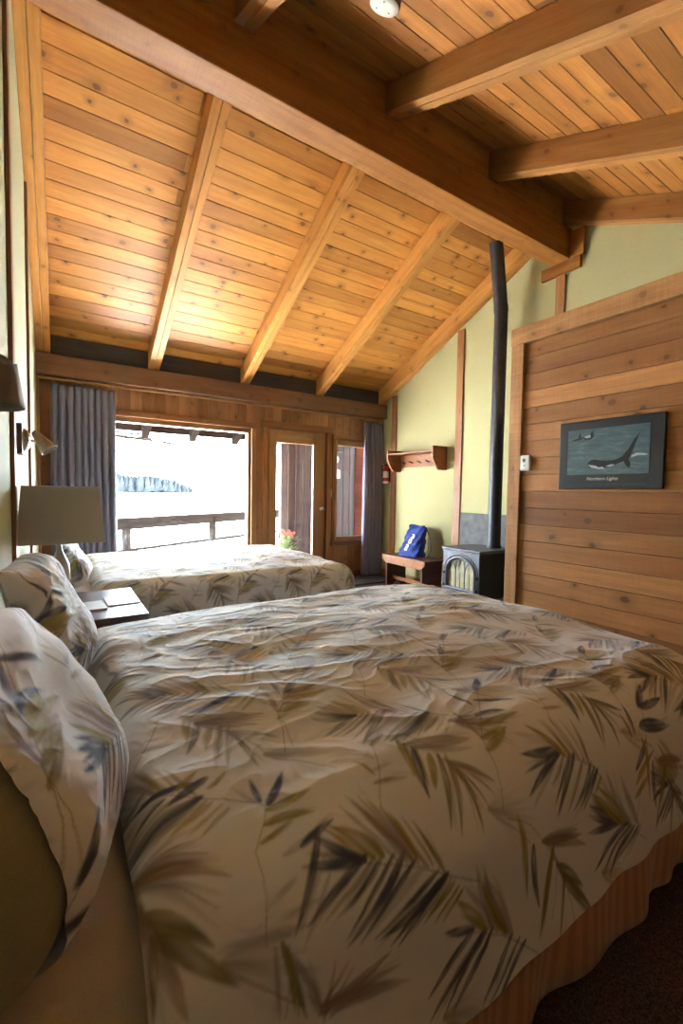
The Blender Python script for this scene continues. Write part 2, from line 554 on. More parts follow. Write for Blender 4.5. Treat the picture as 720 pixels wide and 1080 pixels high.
rb = empty('ridge_beam', (1.9, RY, 2.19), 'massive dark ridge beam crossing the room under the ceiling', 'beam', kind='thing')
MB().box(XL + .002, XR - .002, 2.352, 2.532, 2.19, 2.465, 'x', .7).build('beam_timber', M['ridge'], rb, .006)

hb = empty('header_beam', (1.9, 5.1, 1.06), 'dark horizontal beam above the lake window carrying the rafter feet', 'beam', kind='thing')
MB().box(XL + .002, XR - .002, 5.03, 5.197, 1.07, 1.262, 'x', .5).build('beam_timber', M['beam'], hb, .004)

# blocking boards between the rafters over ridge and header
tn = [0]


def trim(m, mat, label, bevel=.002):
    tn[0] += 1
    return structure(m.build('trim_%d' % tn[0], mat, None, bevel), label, 'trim')


for i in range(4):
    a, b = RX[i] + .0595, RX[i + 1] - .0595
    trim(MB().box(a, b, 2.375, 2.41, 2.466, zraf(2.375) + RD - .002, 'x'), M['rafter'],
         ['blocking board on the ridge beam at far top left', 'blocking board on the ridge beam left of the round ceiling light', 'blocking board on the ridge beam between two right-hand rafters', 'short blocking board on the ridge beam near the green wall'][i])
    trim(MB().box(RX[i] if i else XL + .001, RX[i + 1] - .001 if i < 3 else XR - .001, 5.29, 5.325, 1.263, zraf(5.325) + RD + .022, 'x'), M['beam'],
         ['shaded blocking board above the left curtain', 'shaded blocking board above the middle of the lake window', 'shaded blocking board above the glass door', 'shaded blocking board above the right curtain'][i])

for i in range(4):  # boards added as the dark band of shade between header and ceiling
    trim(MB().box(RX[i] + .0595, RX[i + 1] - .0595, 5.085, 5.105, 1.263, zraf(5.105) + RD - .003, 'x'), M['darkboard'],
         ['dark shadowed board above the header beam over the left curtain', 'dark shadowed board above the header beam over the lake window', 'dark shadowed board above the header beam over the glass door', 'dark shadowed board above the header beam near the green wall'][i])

# battens on the two painted walls
for y, lab in ((2.30, 'brown batten on the left wall nearest the camera'), (3.62, 'brown batten on the left wall between the two wall lights and the curtain')):
    trim(MB().box(XL, XL + .016, y - .045, y + .045, FLOOR, zraf(y) - .002, 'z'), M['trim'], lab)
trim(MB().box(XL, XL + .018, WF - .09, WF - .002, FLOOR, 1.068, 'z'), M['sash'], 'corner board beside the left curtain')
trim(MB().box(XR - .018, XR, 4.80, 4.90, FLOOR, zraf(4.90) - .003, 'z'), M['trim'], 'brown batten on the green wall behind the shelf end')
trim(MB().box(XR - .018, XR, 3.60, 3.70, FLOOR, zraf(3.70) - .003, 'z'), M['trim'], 'brown batten on the green wall beside the stove')
trim(MB().box(XR - .018, XR, 2.395, 2.485, FLOOR, 2.085, 'z'), M['trim'], 'brown batten on the green wall under the ridge beam')
trim(MB().box(XR - .035, XR, 2.25, 2.63, 2.08, 2.188, 'y').box(XR - .035, XR, 2.22, 2.35, 2.188, 2.43, 'z'), M['ridge'], 'bracket board carrying the ridge beam end on the green wall')
structure(MB().box(XR - .016, XR, 3.71, 4.795, FLOOR, FLOOR + .09, 'y').box(XR - .016, XR, 4.905, WF - .002, FLOOR, FLOOR + .09, 'y').build('baseboard_right', M['trim'], None, .002), 'brown baseboard along the green wall', 'baseboard')
structure(MB().box(3.135, XR - .02, WF - .016, WF, FLOOR, FLOOR + .09, 'x').build('baseboard_far', M['trim'], None, .002), 'brown baseboard under the narrow window', 'baseboard')

# ------------------------------------------------------------------ window 1 (lake), window 2 (narrow), door 1
w1 = empty('window_1', (1.2, WF, -.735), 'large picture window looking over the lake', 'window', kind='structure')
m_ = MB()
for a, b, c, d, g in ((.40, .475, -.735, .765, 'z'), (1.985, 2.02, -.735, .765, 'z'), (.475, 1.985, .71, .765, 'x'), (.475, 1.985, -.735, -.70, 'x')):
    m_.box(a, b, WF + .02, WF + .115, c, d, g)
m_.build('window_frame', M['sash'], w1, .004)
m_ = MB().box(.33, .40, WF - .02, WF + .02, -.72, .80, 'z').box(2.02, 2.085, WF - .02, WF + .02, -.72, .80, 'z').box(.33, 2.085, WF - .024, WF + .02, .765, .835, 'x')
m_.build('window_casing', M['sash'], w1, .003)
MB().box(.30, 2.115, WF - .055, WF + .02, -.755, -.72, 'x').build('window_sill', M['sash'], w1, .004)
MB().box(.475, 1.985, WF + .07, WF + .076, -.70, .71).build('glass_pane', M['glass'], w1)

w2 = empty('window_2', (3.5, WF, -.70), 'narrow window beside the glass door, half behind the right curtain', 'window', kind='structure')
m_ = MB()
for a, b, c, d, g in ((3.25, 3.305, -.70, .735, 'z'), (3.845, 3.90, -.70, .735, 'z'), (3.305, 3.845, .65, .735, 'x'), (3.305, 3.845, -.70, -.645, 'x')):
    m_.box(a, b, WF + .02, WF + .115, c, d, g)
m_.build('window_frame', M['sash'], w2, .004)
m_ = MB().box(3.205, 3.25, WF - .018, WF + .02, -.70, .775, 'z').box(3.90, 3.945, WF - .018, WF + .02, -.70, .775, 'z').box(3.205, 3.945, WF - .022, WF + .02, .735, .79, 'x')
m_.build('window_casing', M['trim'], w2, .003)
MB().box(3.19, 3.96, WF - .05, WF + .02, -.755, -.70, 'x').build('window_sill', M['beam'], w2, .004)
MB().box(3.305, 3.845, WF + .06, WF + .066, -.645, .65).build('glass_pane', M['glass'], w2)

d1 = empty('door_1', (2.67, WF, FLOOR), 'wooden glass door beside the lake window', 'door', kind='structure')
m_ = MB().box(2.17, 2.235, WF - .022, WF + .02, FLOOR, .85, 'z').box(3.115, 3.18, WF - .022, WF + .02, FLOOR, .85, 'z').box(2.155, 3.195, WF - .03, WF + .02, .80, .885, 'x')
m_.build('door_casing', M['trim'], d1, .003)
m_ = MB().box(2.235, 2.262, WF + .02, WF + .12, FLOOR, .80, 'z').box(3.088, 3.115, WF + .02, WF + .12, FLOOR, .80, 'z').box(2.262, 3.088, WF + .02, WF + .12, .775, .80, 'x')
m_.build('door_jamb', M['trim'], d1)
m_ = MB()
for a, b, c, d, g in ((2.264, 2.372, FLOOR + .01, .772, 'z'), (2.915, 3.086, FLOOR + .01, .772, 'z'), (2.372, 2.915, .625, .772, 'x'), (2.372, 2.915, FLOOR + .01, -.96, 'x')):
    m_.box(a, b, WF + .012, WF + .055, c, d, g)
leaf_ = m_.build('door_leaf', M['sash'], d1, .003)
MB().box(2.372, 2.915, WF + .03, WF + .036, -.96, .625).build('glass_pane', M['glass'], d1)
m_ = MB().lathe((3.045, WF + .012, -.24), [(.0, -.066), (.022, -.064), (.028, -.05), (.024, -.036), (.011, -.03), (.011, -.008), (.03, -.006), (.03, 0)], 20, 'y')
m_.build('door_knob', M['chrome'], d1)

sw = empty('light_switch', (3.19, WF, -.03), 'cream light switch plate between the glass door and narrow window', 'light switch')
MB().box(3.148, 3.222, WF - .006, WF, -.088, .03).build('switch_plate', M['white'], sw, .002)
MB().box(3.178, 3.192, WF - .013, WF - .005, -.042, -.016).build('toggle', M['white'], sw, .002)

# ------------------------------------------------------------------ outside
structure(MB().box(-3, 9, WF + .14, 9.4, -1.45, -1.35, 'x').build('deck_floor', M['paledeck']), 'outdoor deck beyond the lake window', 'deck')
structure(MB().box(-900, 1500, 9.6, 1500, -4.4, -4.0).build('lake', None or plain('bright_water', (.70, .73, .75), .25, var=.05, scale=.02, bump=0)), 'pale bright lake beyond the deck railing', 'lake')  # pale diffuse colour stands in for sun glitter, bouncing light indoors
# eave: fascia board and lookouts
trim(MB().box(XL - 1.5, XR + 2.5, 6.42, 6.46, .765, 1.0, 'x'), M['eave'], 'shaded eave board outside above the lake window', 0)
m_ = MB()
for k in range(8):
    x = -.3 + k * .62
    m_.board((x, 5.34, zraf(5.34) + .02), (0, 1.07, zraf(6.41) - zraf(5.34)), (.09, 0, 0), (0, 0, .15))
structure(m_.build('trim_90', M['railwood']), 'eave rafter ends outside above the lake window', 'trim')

# deck railing running diagonally away
rl = empty('deck_railing', (.4, 6.3, -1.35), 'grey wooden deck railing seen through the lake window', 'railing')
ra, rd_ = Vector((-1.2, 5.75, 0)), Vector((.855, .52, 0))
rd_.normalize()


def rpt(t, z): return ra + rd_ * t + Vector((0, 0, z))


nrm = Vector((-rd_.y, rd_.x, 0))
MB().board(rpt(0, -.475) - nrm * .07, rd_ * 7.2, nrm * .14, (0, 0, .045)).build('top_rail', M['railwood'], rl, .004)
MB().board(rpt(0, -.60) - nrm * .045, rd_ * 7.2, nrm * .09, (0, 0, .1245)).build('rail_board', M['railwood'], rl, .004)
MB().board(rpt(0, -.93) - nrm * .02, rd_ * 7.2, nrm * .04, (0, 0, .05)).build('bottom_rail', M['railwood'], rl, .004)
for t in (.7, 2.32, 4.1, 5.8):
    MB().board(rpt(t, -1.35 if t in (.7, 5.8) else -.93) - nrm * .045, (0, 0, .87 if t in (.7, 5.8) else .45), rd_ * .09, nrm * .09).build('post', M['railwood'], rl, .004)

# island: low hill and conifers
def conifer_mass():
    V, F = [], []
    rg = random.Random(3)
    def cone(x, y, z, h, r, n=7):
        b = len(V)
        lv = 4
        for j in range(lv):
            zz = z + h * (j / lv) * .92
            rr = r * (1 - j / lv) ** .8
            for k in range(n):
                a = 2 * PI * k / n + j * .4
                q = rr * rg.uniform(.75, 1.2)
                V.append((x + q * math.cos(a), y + q * math.sin(a), zz + rg.uniform(-.03, .03) * h))
        V.append((x, y, z + h))
        for j in range(lv - 1):
            for k in range(n):
                F.append((b + j * n + k, b + j * n + (k + 1) % n, b + (j + 1) * n + (k + 1) % n, b + (j + 1) * n + k))
        t = len(V) - 1
        for k in range(n):
            F.append((b + (lv - 1) * n + k, b + (lv - 1) * n + (k + 1) % n, t))
    for i in range(900):
        u = rg.random()
        x = -60 + u * 176
        y = 450 + rg.uniform(0, 45)
        end = min(1, max(0, (116 - x) / 26))
        h = (13.5 + 8.5 * (1 - u)) * (.35 + .65 * end ** .6) * rg.uniform(.85, 1.12)
        cone(x, y, -4.1 + rg.uniform(0, 2.5) * end, h, h * .2)
    me = bpy.data.meshes.new('treeline'); me.from_pydata(V, [], F)
    me.materials.append(plain('hazy_conifer', (.017, .0195, .0215), .9, var=.35, scale=.15, bump=0, spec=0))
    o = bpy.data.objects.new('treeline', me); COL.objects.link(o)
    return tag(o, 'hazy blue conifer forest on the island across the lake', 'forest', kind='stuff')


conifer_mass()
structure(MB().prism([(-120, 455, -4.05), (112, 455, -4.05), (104, 470, -2.2), (60, 470, 1.5), (-120, 470, 3)], (0, 60, 0)).build('island_hill', plain('hazy_shore', (.017, .0195, .0215), .9, var=.2, scale=.1, bump=0, spec=0)), 'low island shore under the far conifers', 'hill')

# fir bough hanging in from the left
ft = empty('fir_tree', (-.6, 8.2, -4), 'dark fir bough reaching into the lake window from the left', 'tree')
MB().tube([(-.6, 8.2, -4.0), (-.55, 8.2, -1), (-.6, 8.2, 3.5)], [.2, .17, .13], 10).build('trunk', M['railwood'], ft)
m_ = MB(); lf = MB()
rg = random.Random(8)


def bough(p0, p1, sag, r0, nt_, ln):
    pts = []
    for k in range(9):
        t = k / 8
        p = Vector(p0).lerp(Vector(p1), t) + Vector((0, 0, -sag * math.sin(PI * t)))
        pts.append(p)
    m_.tube(pts, [r0 * (1 - .75 * k / 8) for k in range(9)], 6)
    for i in range(nt_):
        t = rg.uniform(.45, 1)
        k = min(7, int(t * 8)); p = pts[k].lerp(pts[k + 1], t * 8 - k)
        d = (pts[k + 1] - pts[k]).normalized()
        q = p + (d * .7 + Vector((rg.uniform(-.3, .3), rg.uniform(-.6, .6), rg.uniform(-.25, .45)))).normalized() * rg.uniform(.06, ln)
        m_.tube([p, q], [r0 * .3, r0 * .12], 4)
        for s in range(9):
            a = p.lerp(q, rg.random())
            e = a + Vector((rg.uniform(-1, 1), rg.uniform(-1, 1), rg.uniform(-.7, .7))).normalized() * .06
            lf.tube([a, e], [.006, .002], 3, cap=False)


bough((-.55, 8.2, .92), (1.66, 8.1, .80), -.02, .050, 26, .30)
bough((-.55, 8.2, 1.02), (1.25, 8.0, .90), .02, .034, 24, .26)
bough((-.55, 8.2, .68), (1.0, 8.0, .58), .02, .022, 12, .15)
m_.build('branch', M['eave'], ft)
lf.build('needles', plain('fir_needle', (.014, .018, .010), .9, spec=0), ft)

# neighbour's outside walls by the door
m_ = MB()
x = 2.90
while x < 4.26:
    m_.box(x, x + .125, 6.2, 6.225, -1.35, 1.0, 'z'); x += .128
m_.box(2.9, 4.30, 6.226, 6.28, -1.35, 1.0, 'z', .1)
x = 2.90 + .126
while x < 4.2:
    m_.box(x - .012, x + .014, 6.182, 6.1995, -1.35, 1.0, 'z', .02); x += .128
structure(m_.build('wall_outdoor_screen', M['outwood']), 'weathered vertical board screen outside the glass door', 'wall')
m_ = MB()
z = -1.35
while z < 1.1:
    m_.box(4.27, 4.30, 5.34, 6.18, z, z + .145, 'y'); z += .15
m_.box(4.301, 4.36, 5.34, 6.3, -1.35, 1.2, 'y', .1)
structure(m_.build('wall_outdoor_side', M['redwood']), 'red siding wall outside the narrow window', 'wall')
ol = empty('porch_lamp', (3.87, 6.18, .5), 'round white porch lamp on the boards outside the narrow window', 'porch lamp')
MB().lathe((3.83, 6.18, .53), [(.0, -.10), (.05, -.09), (.075, -.06), (.08, -.03), (.06, -.01), (.06, 0)], 20, 'y').build('lamp_globe', M['white'], ol)
MB().box(3.76, 3.98, 6.10, 6.18, .625, .66).build('lamp_hood', M['black'], ol, .01)
MB().box(3.90, 3.96, 6.172, 6.181, .22, .36).build('sign_plate', M['white'], None, .002)
tag(bpy.data.objects['sign_plate'], 'small white plate on the boards below the porch lamp', 'plate')

fp = empty('flower_pot', (2.80, 5.86, -1.35), 'potted pink flowers on the deck outside the glass door', 'flower pot')
MB().lathe((2.80, 5.86, -1.35), [(.11, 0), (.13, .05), (.16, .40), (.175, .42), (.175, .46), (.155, .46), (.15, .42)], 24).build('pot', M['pot'], fp)
lf = MB(); pe = MB(); st = MB()
for i in range(110):
    a = rg.uniform(0, 2 * PI); r = rg.uniform(.02, .24); z = rg.uniform(-.90, -.66)
    c = Vector((2.80 + r * math.cos(a), 5.86 + r * math.sin(a) * .8, z))
    base = Vector((2.80 + r * .3 * math.cos(a), 5.86 + r * .3 * math.sin(a), -.92))
    if i % 3 == 0: st.tube([base, base.lerp(c, .5) + Vector((0, 0, .03)), c], [.004, .003, .002], 5)
    d = Vector((math.cos(a), math.sin(a), rg.uniform(-.2, .7))).normalized(); s = d.cross(Vector((0, 0, 1))).normalized()
    ln, wd = rg.uniform(.05, .09), rg.uniform(.018, .03)
    up = s.cross(d) * .002
    lf.prism([c - d * ln * .5, c + s * wd, c + d * ln * .6, c - s * wd], up)
for i in range(22):
    a = rg.uniform(0, 2 * PI); r = rg.uniform(.02, .2); z = rg.uniform(-.68, -.58)
    c = Vector((2.78 + r * math.cos(a), 5.86 + r * math.sin(a) * .8, z))
    st.tube([(2.80, 5.86, -.92), c], [.004, .002], 5)
    for k in range(5):
        b = a + k * 2 * PI / 5
        d = Vector((math.cos(b), -.3, math.sin(b))).normalized(); s = d.cross(Vector((0, 1, 0))).normalized()
        pe.prism([c, c + d * .018 + s * .011, c + d * .03, c + d * .018 - s * .011], (0, .002, 0))
lf.build('leaves', M['leafg'], fp)['kind'] = 'stuff'
pe.build('blossoms', M['petal'], fp)['kind'] = 'stuff'
st.build('stems', M['leafg'], fp)

#BED_BEGIN
# ------------------------------------------------------------------ noise, print and bedding
_GC = {}


def _grad(seed, n=256):
    if seed not in _GC: _GC[seed] = _grad0(seed, n)
    return _GC[seed]


def _grad0(seed, n):
    r = np.random.default_rng(seed)
    a = r.uniform(0, 2 * np.pi, (n, n))
    return np.cos(a), np.sin(a)


def perlin(x, y, seed):
    GX, GY = _grad(seed)
    xi = np.floor(x).astype(int); yi = np.floor(y).astype(int)
    xf = x - xi; yf = y - yi
    u = xf * xf * xf * (xf * (xf * 6 - 15) + 10); v = yf * yf * yf * (yf * (yf * 6 - 15) + 10)
    def g(ix, iy, dx, dy):
        ix = ix & 255; iy = iy & 255
        return GX[ix, iy] * dx + GY[ix, iy] * dy
    n00 = g(xi, yi, xf, yf); n10 = g(xi + 1, yi, xf - 1, yf); n01 = g(xi, yi + 1, xf, yf - 1); n11 = g(xi + 1, yi + 1, xf - 1, yf - 1)
    return (n00 * (1 - u) + n10 * u) * (1 - v) + (n01 * (1 - u) + n11 * u) * v


def ridged(x, y, seed):
    return (1 - np.abs(perlin(x, y, seed)) * 2.4)


def wrinkle(s, t, seed):
    """soft undulations and raised cotton creases, metres"""
    w1 = perlin(s * 1.7 + .3 * t, t * 2.6, seed + 1) * .020
    wx = s + .10 * perlin(s * 2, t * 2, seed + 2); wy = t + .10 * perlin(s * 2, t * 2, seed + 3)
    w2 = perlin(wx * 2.6 + wy * 1.4, wy * 7.5 - wx * 1.2, seed + 4) * .011
    w3 = np.clip(ridged(wx * 3.0 - wy * 2, wy * 8 + wx * 2.0, seed + 5) - .35, 0, 1) ** 2 * .010
    w4 = np.clip(ridged(wx * 9 + wy * 5, wy * 15 - wx * 4, seed + 6) - .45, 0, 1) ** 2 * .006
    mask = np.clip(.55 + 1.1 * perlin(s * 1.3, t * 1.6, seed + 7), .1, 1.2)
    return w1 + (w2 + w3 + w4) * mask


def duvet_points(B, ds):
    """developed sheet: S along the bed from the head, T across from near hem to far hem"""
    xh, xf, y0, y1, top = B['xh'], B['xf'], B['y0'], B['y1'], B['top']
    rn, rf_, rt, hn, hf, ht = B['rn'], B['rf'], B['rt'], B['hn'], B['hf'], B['ht']
    xe, yn, yf = xf - rt, y0 + rn, y1 - rf_          # where the flat top ends
    def total(r, h): return r * PI / 2 + h
    Ln, Lf, Lt = total(rn, hn), total(rf_, hf), total(rt, ht)
    roll = .05
    s = np.arange(0, (xe - xh) + Lt + roll, ds); t = np.arange(-(Ln + roll), (yf - yn) + Lf + roll, ds)
    S, T = np.meshgrid(s, t, indexing='ij')
    a = np.maximum(0, S - (xe - xh)); bn = np.maximum(0, -T); bf = np.maximum(0, T - (yf - yn))
    b = bn + bf
    sg = np.where(bf > 0, 1.0, -1.0)
    d = np.hypot(a, b); dd = np.maximum(d, 1e-9)
    ca, cb = a / dd, b / dd
    rside = np.where(bf > 0, rf_, rn); hside = np.where(bf > 0, hf, hn)
    R = (ca ** 2) * rt + (cb ** 2) * rside; H = (ca ** 2) * ht + (cb ** 2) * hside
    arc = R * PI / 2
    q = np.clip(d / np.maximum(R, 1e-6), 0, PI / 2)
    out = R * np.sin(q); down = R * (1 - np.cos(q))
    ext = np.clip(d - arc, 0, H)
    frac = ext / np.maximum(H, 1e-6)
    hemlen = np.where(a > 0, T, S)
    flare = (.05 * frac ** 1.2 + frac * .007 * np.sin(hemlen * 17 + 2 * np.sin(hemlen * 5)) + frac * .005 * np.sin(hemlen * 31 + 1.3)) * B.get('flare', 1)
    out = out + flare; down = down + ext * (1 - .012)
    over = np.clip(d - arc - H, 0, roll)
    ro = .014
    th = np.clip(over / ro, 0, PI)
    out = out - ro * (1 - np.cos(th)) ; down = down + ro * np.sin(th)
    X = xh + np.minimum(S, xe - xh) + ca * out
    Yb = yn + np.clip(T, 0, yf - yn)
    Y = Yb + sg * cb * out
    hw = (yf - yn) / 2 + .12; yc = (yn + yf) / 2
    crown = B['crown'] * np.clip(1 - ((Yb - yc) / hw) ** 2, 0, 1) * np.clip(1 - np.maximum(0, (np.minimum(S, xe - xh) + xh - (xe - .35)) / .5) ** 2, 0, 1)
    Z = top + crown - down
    # head edge tapers down onto the mattress
    he = np.clip(1 - S / .07, 0, 1)
    Z = Z - (he ** 2) * B['head_drop'] * np.clip(1 - d / .2, 0, 1)
    if B.get('shape'): Z = Z + B['shape'](X, Y) * np.clip(1 - d / .25, 0, 1)
    P = np.stack([X, Y, Z], -1)
    gs = np.gradient(P, axis=0); gt = np.gradient(P, axis=1)
    n = np.cross(gs, gt); ln = np.linalg.norm(n, axis=-1, keepdims=True)
    n = n / np.maximum(ln, 1e-9)
    n = np.where(np.isfinite(n), n, 0)
    W = wrinkle(S, T, B['seed']) * B.get('wr', 1)
    W = W * np.clip(1 - .6 * np.clip(d / .3, 0, 1), 0, 1) * np.clip(1 - over / .02, 0, 1) * np.clip(S / .05, .15, 1)
    P = P + n * W[..., None]
    return P, S, T


class Canvas:
    def __init__(self, s0, t0, w, h, res, base, seed=0):
        self.s0, self.t0, self.res = s0, t0, res
        self.ns, self.nt = int(w / res) + 1, int(h / res) + 1
        S, T = np.meshgrid(s0 + np.arange(self.ns) * res, t0 + np.arange(self.nt) * res, indexing='ij')
        v = perlin(S * 3, T * 3, 90 + seed) * .03
        self.c = np.ones((self.ns, self.nt, 3), np.float32) * np.array(base, np.float32) * (1 + v[..., None]).astype(np.float32)

    def blade(self, p, ang, ln, wd, col, alpha=.9, bend=0.0, tipcol=None, seed=0):
        """lance-shaped leaf from p along ang; bend curves it"""
        ca, sa = math.cos(ang), math.sin(ang)
        q = (p[0] + ca * ln, p[1] + sa * ln)
        pad = wd + abs(bend) * ln + self.res * 2
        i0 = max(0, int((min(p[0], q[0]) - pad - self.s0) / self.res)); i1 = min(self.ns, int((max(p[0], q[0]) + pad - self.s0) / self.res) + 1)
        j0 = max(0, int((min(p[1], q[1]) - pad - self.t0) / self.res)); j1 = min(self.nt, int((max(p[1], q[1]) + pad - self.t0) / self.res) + 1)
        if i1 <= i0 or j1 <= j0 or q[0] < self.s0 - .3: return
        S, T = np.meshgrid(self.s0 + np.arange(i0, i1) * self.res - p[0], self.t0 + np.arange(j0, j1) * self.res - p[1], indexing='ij')
        u = (S * ca + T * sa) / ln; v = -S * sa + T * ca
        v = v - bend * ln * u * (1 - u) * -1 - bend * ln * u * u * .6
        uu = np.clip(u, 0, 1)
        prof = np.maximum(.02, 1.72 * uu ** .55 * (1 - uu) ** .85) * wd * .5
        prof = prof * (1 + .10 * perlin(u * 7 + seed, np.sign(v) * 3.3 + seed, 23))
        k = np.clip((prof - np.abs(v)) / .0042 + .5, 0, 1) * np.clip(u / .02, 0, 1) * (u < 1)
        streak = 1 + .16 * np.sin(v / wd * 30 + seed + u * 2) + .55 * perlin(u * 1.6 + seed, v / wd * 4 + seed * 1.7, 41) - .25 * np.exp(-(v / (wd * .05)) ** 2)
        fade = alpha * np.clip(.80 + .85 * perlin(u * 2.3 + seed * .37, v / wd * 2 + 3, 57) + .18 * np.abs(v) / np.maximum(prof, 1e-6), .25, 1)
        c = np.array(col, np.float32)
        if tipcol is not None:
            f = uu[..., None]
            c = c * (1 - f) + np.array(tipcol, np.float32) * f
        c = c * streak[..., None]
        A = (k * fade)[..., None]
        sub = self.c[i0:i1, j0:j1]
        self.c[i0:i1, j0:j1] = sub * (1 - A) + np.clip(c, 0, 1) * A

    def stem(self, pts, wd, col, alpha=.8):
        for a, b in zip(pts[:-1], pts[1:]):
            ang = math.atan2(b[1] - a[1], b[0] - a[0]); ln = math.hypot(b[0] - a[0], b[1] - a[1])
            n = max(1, int(ln / (self.res * .6)))
            for k in range(n):
                s = a[0] + (b[0] - a[0]) * k / n; t = a[1] + (b[1] - a[1]) * k / n
                i, j = int((s - self.s0) / self.res), int((t - self.t0) / self.res)
                w = max(0, int(wd / self.res / 2))
                if 0 <= i - w and i + w + 1 <= self.ns and 0 <= j - w and j + w + 1 <= self.nt:
                    self.c[i - w:i + w + 1, j - w:j + w + 1] = self.c[i - w:i + w + 1, j - w:j + w + 1] * (1 - alpha * .6) + np.array(col, np.float32) * alpha * .6

    def sample(self, S, T):
        x = np.clip((S - self.s0) / self.res, 0, self.ns - 1.001); y = np.clip((T - self.t0) / self.res, 0, self.nt - 1.001)
        i, j = x.astype(int), y.astype(int); fx, fy = (x - i)[..., None], (y - j)[..., None]
        c = self.c
        return (c[i, j] * (1 - fx) + c[i + 1, j] * fx) * (1 - fy) + (c[i, j + 1] * (1 - fx) + c[i + 1, j + 1] * fx) * fy


SLATE, OLIVE, TAN, MAUVE, GREY, SAGE = (.062, .072, .108), (.30, .255, .030), (.25, .17, .11), (.26, .19, .17), (.28, .27, .29), (.15, .165, .11)
DKOL = (.17, .15, .035)
BASE = (.745, .755, .755)


def frond(cv, p0, p1, curve, kind, size=1.0, seed=0, a0=1.0):
    """palm frond: rachis from p0 to p1; leaflets both sides; kind picks the colours"""
    r = random.Random(seed)
    P0, P1 = np.array(p0), np.array(p1)
    d = P1 - P0; Ln = np.hypot(*d); nrm = np.array([-d[1], d[0]]) / max(Ln, 1e-6)
    C = (P0 + P1) / 2 + nrm * curve * Ln
    def at(t): return (1 - t) ** 2 * P0 + 2 * t * (1 - t) * C + t * t * P1
    pts = [at(k / 14) for k in range(15)]
    pal = {'slate': (SLATE, SLATE, SAGE, OLIVE), 'olive': (OLIVE, DKOL, OLIVE, TAN), 'tan': (TAN, MAUVE, TAN, TAN), 'mix': (SLATE, OLIVE, TAN, SLATE), 'grey': (GREY, GREY, MAUVE, GREY)}[kind]
    al = {'slate': .9, 'olive': .85, 'tan': .72, 'mix': .85, 'grey': .42}[kind] * a0
    n = int(r.randint(7, 10))
    for side in (1, -1):
        for k in range(n):
            t = .12 + .86 * k / (n - 1) + r.uniform(-.02, .02)
            t = min(t, .99)
            q = at(t); e = at(min(1, t + .02)) - at(max(0, t - .02))
            ang = math.atan2(e[1], e[0]) + side * (1.05 - .75 * t + r.uniform(-.12, .12))
            ln = size * Ln * (.52 - .24 * abs(t - .45)) * r.uniform(.8, 1.2)
            wd = ln * r.uniform(.13, .20)
            c = pal[r.randrange(4)]
            if kind == 'slate' and side < 0 and r.random() < .55: c = r.choice((OLIVE, TAN, MAUVE))
            cv.blade(q, ang, ln, wd, c, al * r.uniform(.75, 1.05), side * r.uniform(-.12, .02), None, r.uniform(0, 50))
    cv.stem(pts, .003, tuple(x * .8 for x in pal[0]), al)


def scatter(cv, n, seed, size=(.16, .30), avoid=None):
    r = random.Random(seed)
    w, h = cv.ns * cv.res, cv.nt * cv.res
    pts = []
    tries = 0
    while len(pts) < n and tries < 4000:
        tries += 1
        p = (cv.s0 + r.random() * w, cv.t0 + r.random() * h)
        if all(math.hypot(p[0] - q[0], p[1] - q[1]) > .17 for q in pts): pts.append(p)
    for i, p in enumerate(pts):
        k = r.choice(('grey', 'grey', 'slate', 'slate', 'olive', 'tan', 'slate', 'olive', 'tan'))
        a = r.uniform(0, 2 * PI); ln = r.uniform(*size)
        frond(cv, p, (p[0] + ln * math.cos(a), p[1] + ln * math.sin(a)), r.uniform(-.18, .18), k, r.uniform(.9, 1.2), seed * 100 + i)


def near_shape(X, Y):
    return np.zeros_like(X)


BED_NEAR = dict(xh=.085, xf=2.03, y0=.525, y1=2.06, top=-.565, rn=.20, rf=.10, rt=.17, hn=.225, hf=.30, ht=.30, crown=.055, head_drop=.045, seed=21, wr=1.3, flare=.45)
BED_FAR = dict(xh=.155, xf=1.99, y0=2.80, y1=4.30, top=-.565, rn=.085, rf=.12, rt=.17, hn=.36, hf=.3, ht=.34, crown=.02, head_drop=.045, seed=50, wr=.9, flare=.5)
#BED_END


def grid_mesh(name, P, col, mat, parent=None):
    a, b = P.shape[:2]
    me = bpy.data.meshes.new(name)
    idx = np.arange(a * b).reshape(a, b)
    q = np.stack([idx[:-1, :-1], idx[1:, :-1], idx[1:, 1:], idx[:-1, 1:]], -1).reshape(-1, 4)
    me.vertices.add(a * b); me.vertices.foreach_set('co', P.astype(np.float32).ravel())
    me.loops.add(q.size); me.loops.foreach_set('vertex_index', q.astype(np.int32).ravel())
    me.polygons.add(len(q)); me.polygons.foreach_set('loop_start', np.arange(0, q.size, 4, dtype=np.int32))
    me.polygons.foreach_set('use_smooth', np.ones(len(q), bool))
    me.update(calc_edges=True)
    if col is not None:
        at = me.attributes.new('pat', 'FLOAT_COLOR', 'POINT')
        at.data.foreach_set('color', np.concatenate([col.reshape(-1, 3), np.ones((a * b, 1))], 1).astype(np.float32).ravel())
    me.materials.append(mat)
    o = bpy.data.objects.new(name, me); COL.objects.link(o)
    if parent is not None:
        o.parent = parent; o.matrix_parent_inverse = Matrix.Translation(-Vector(parent.location))
    return o


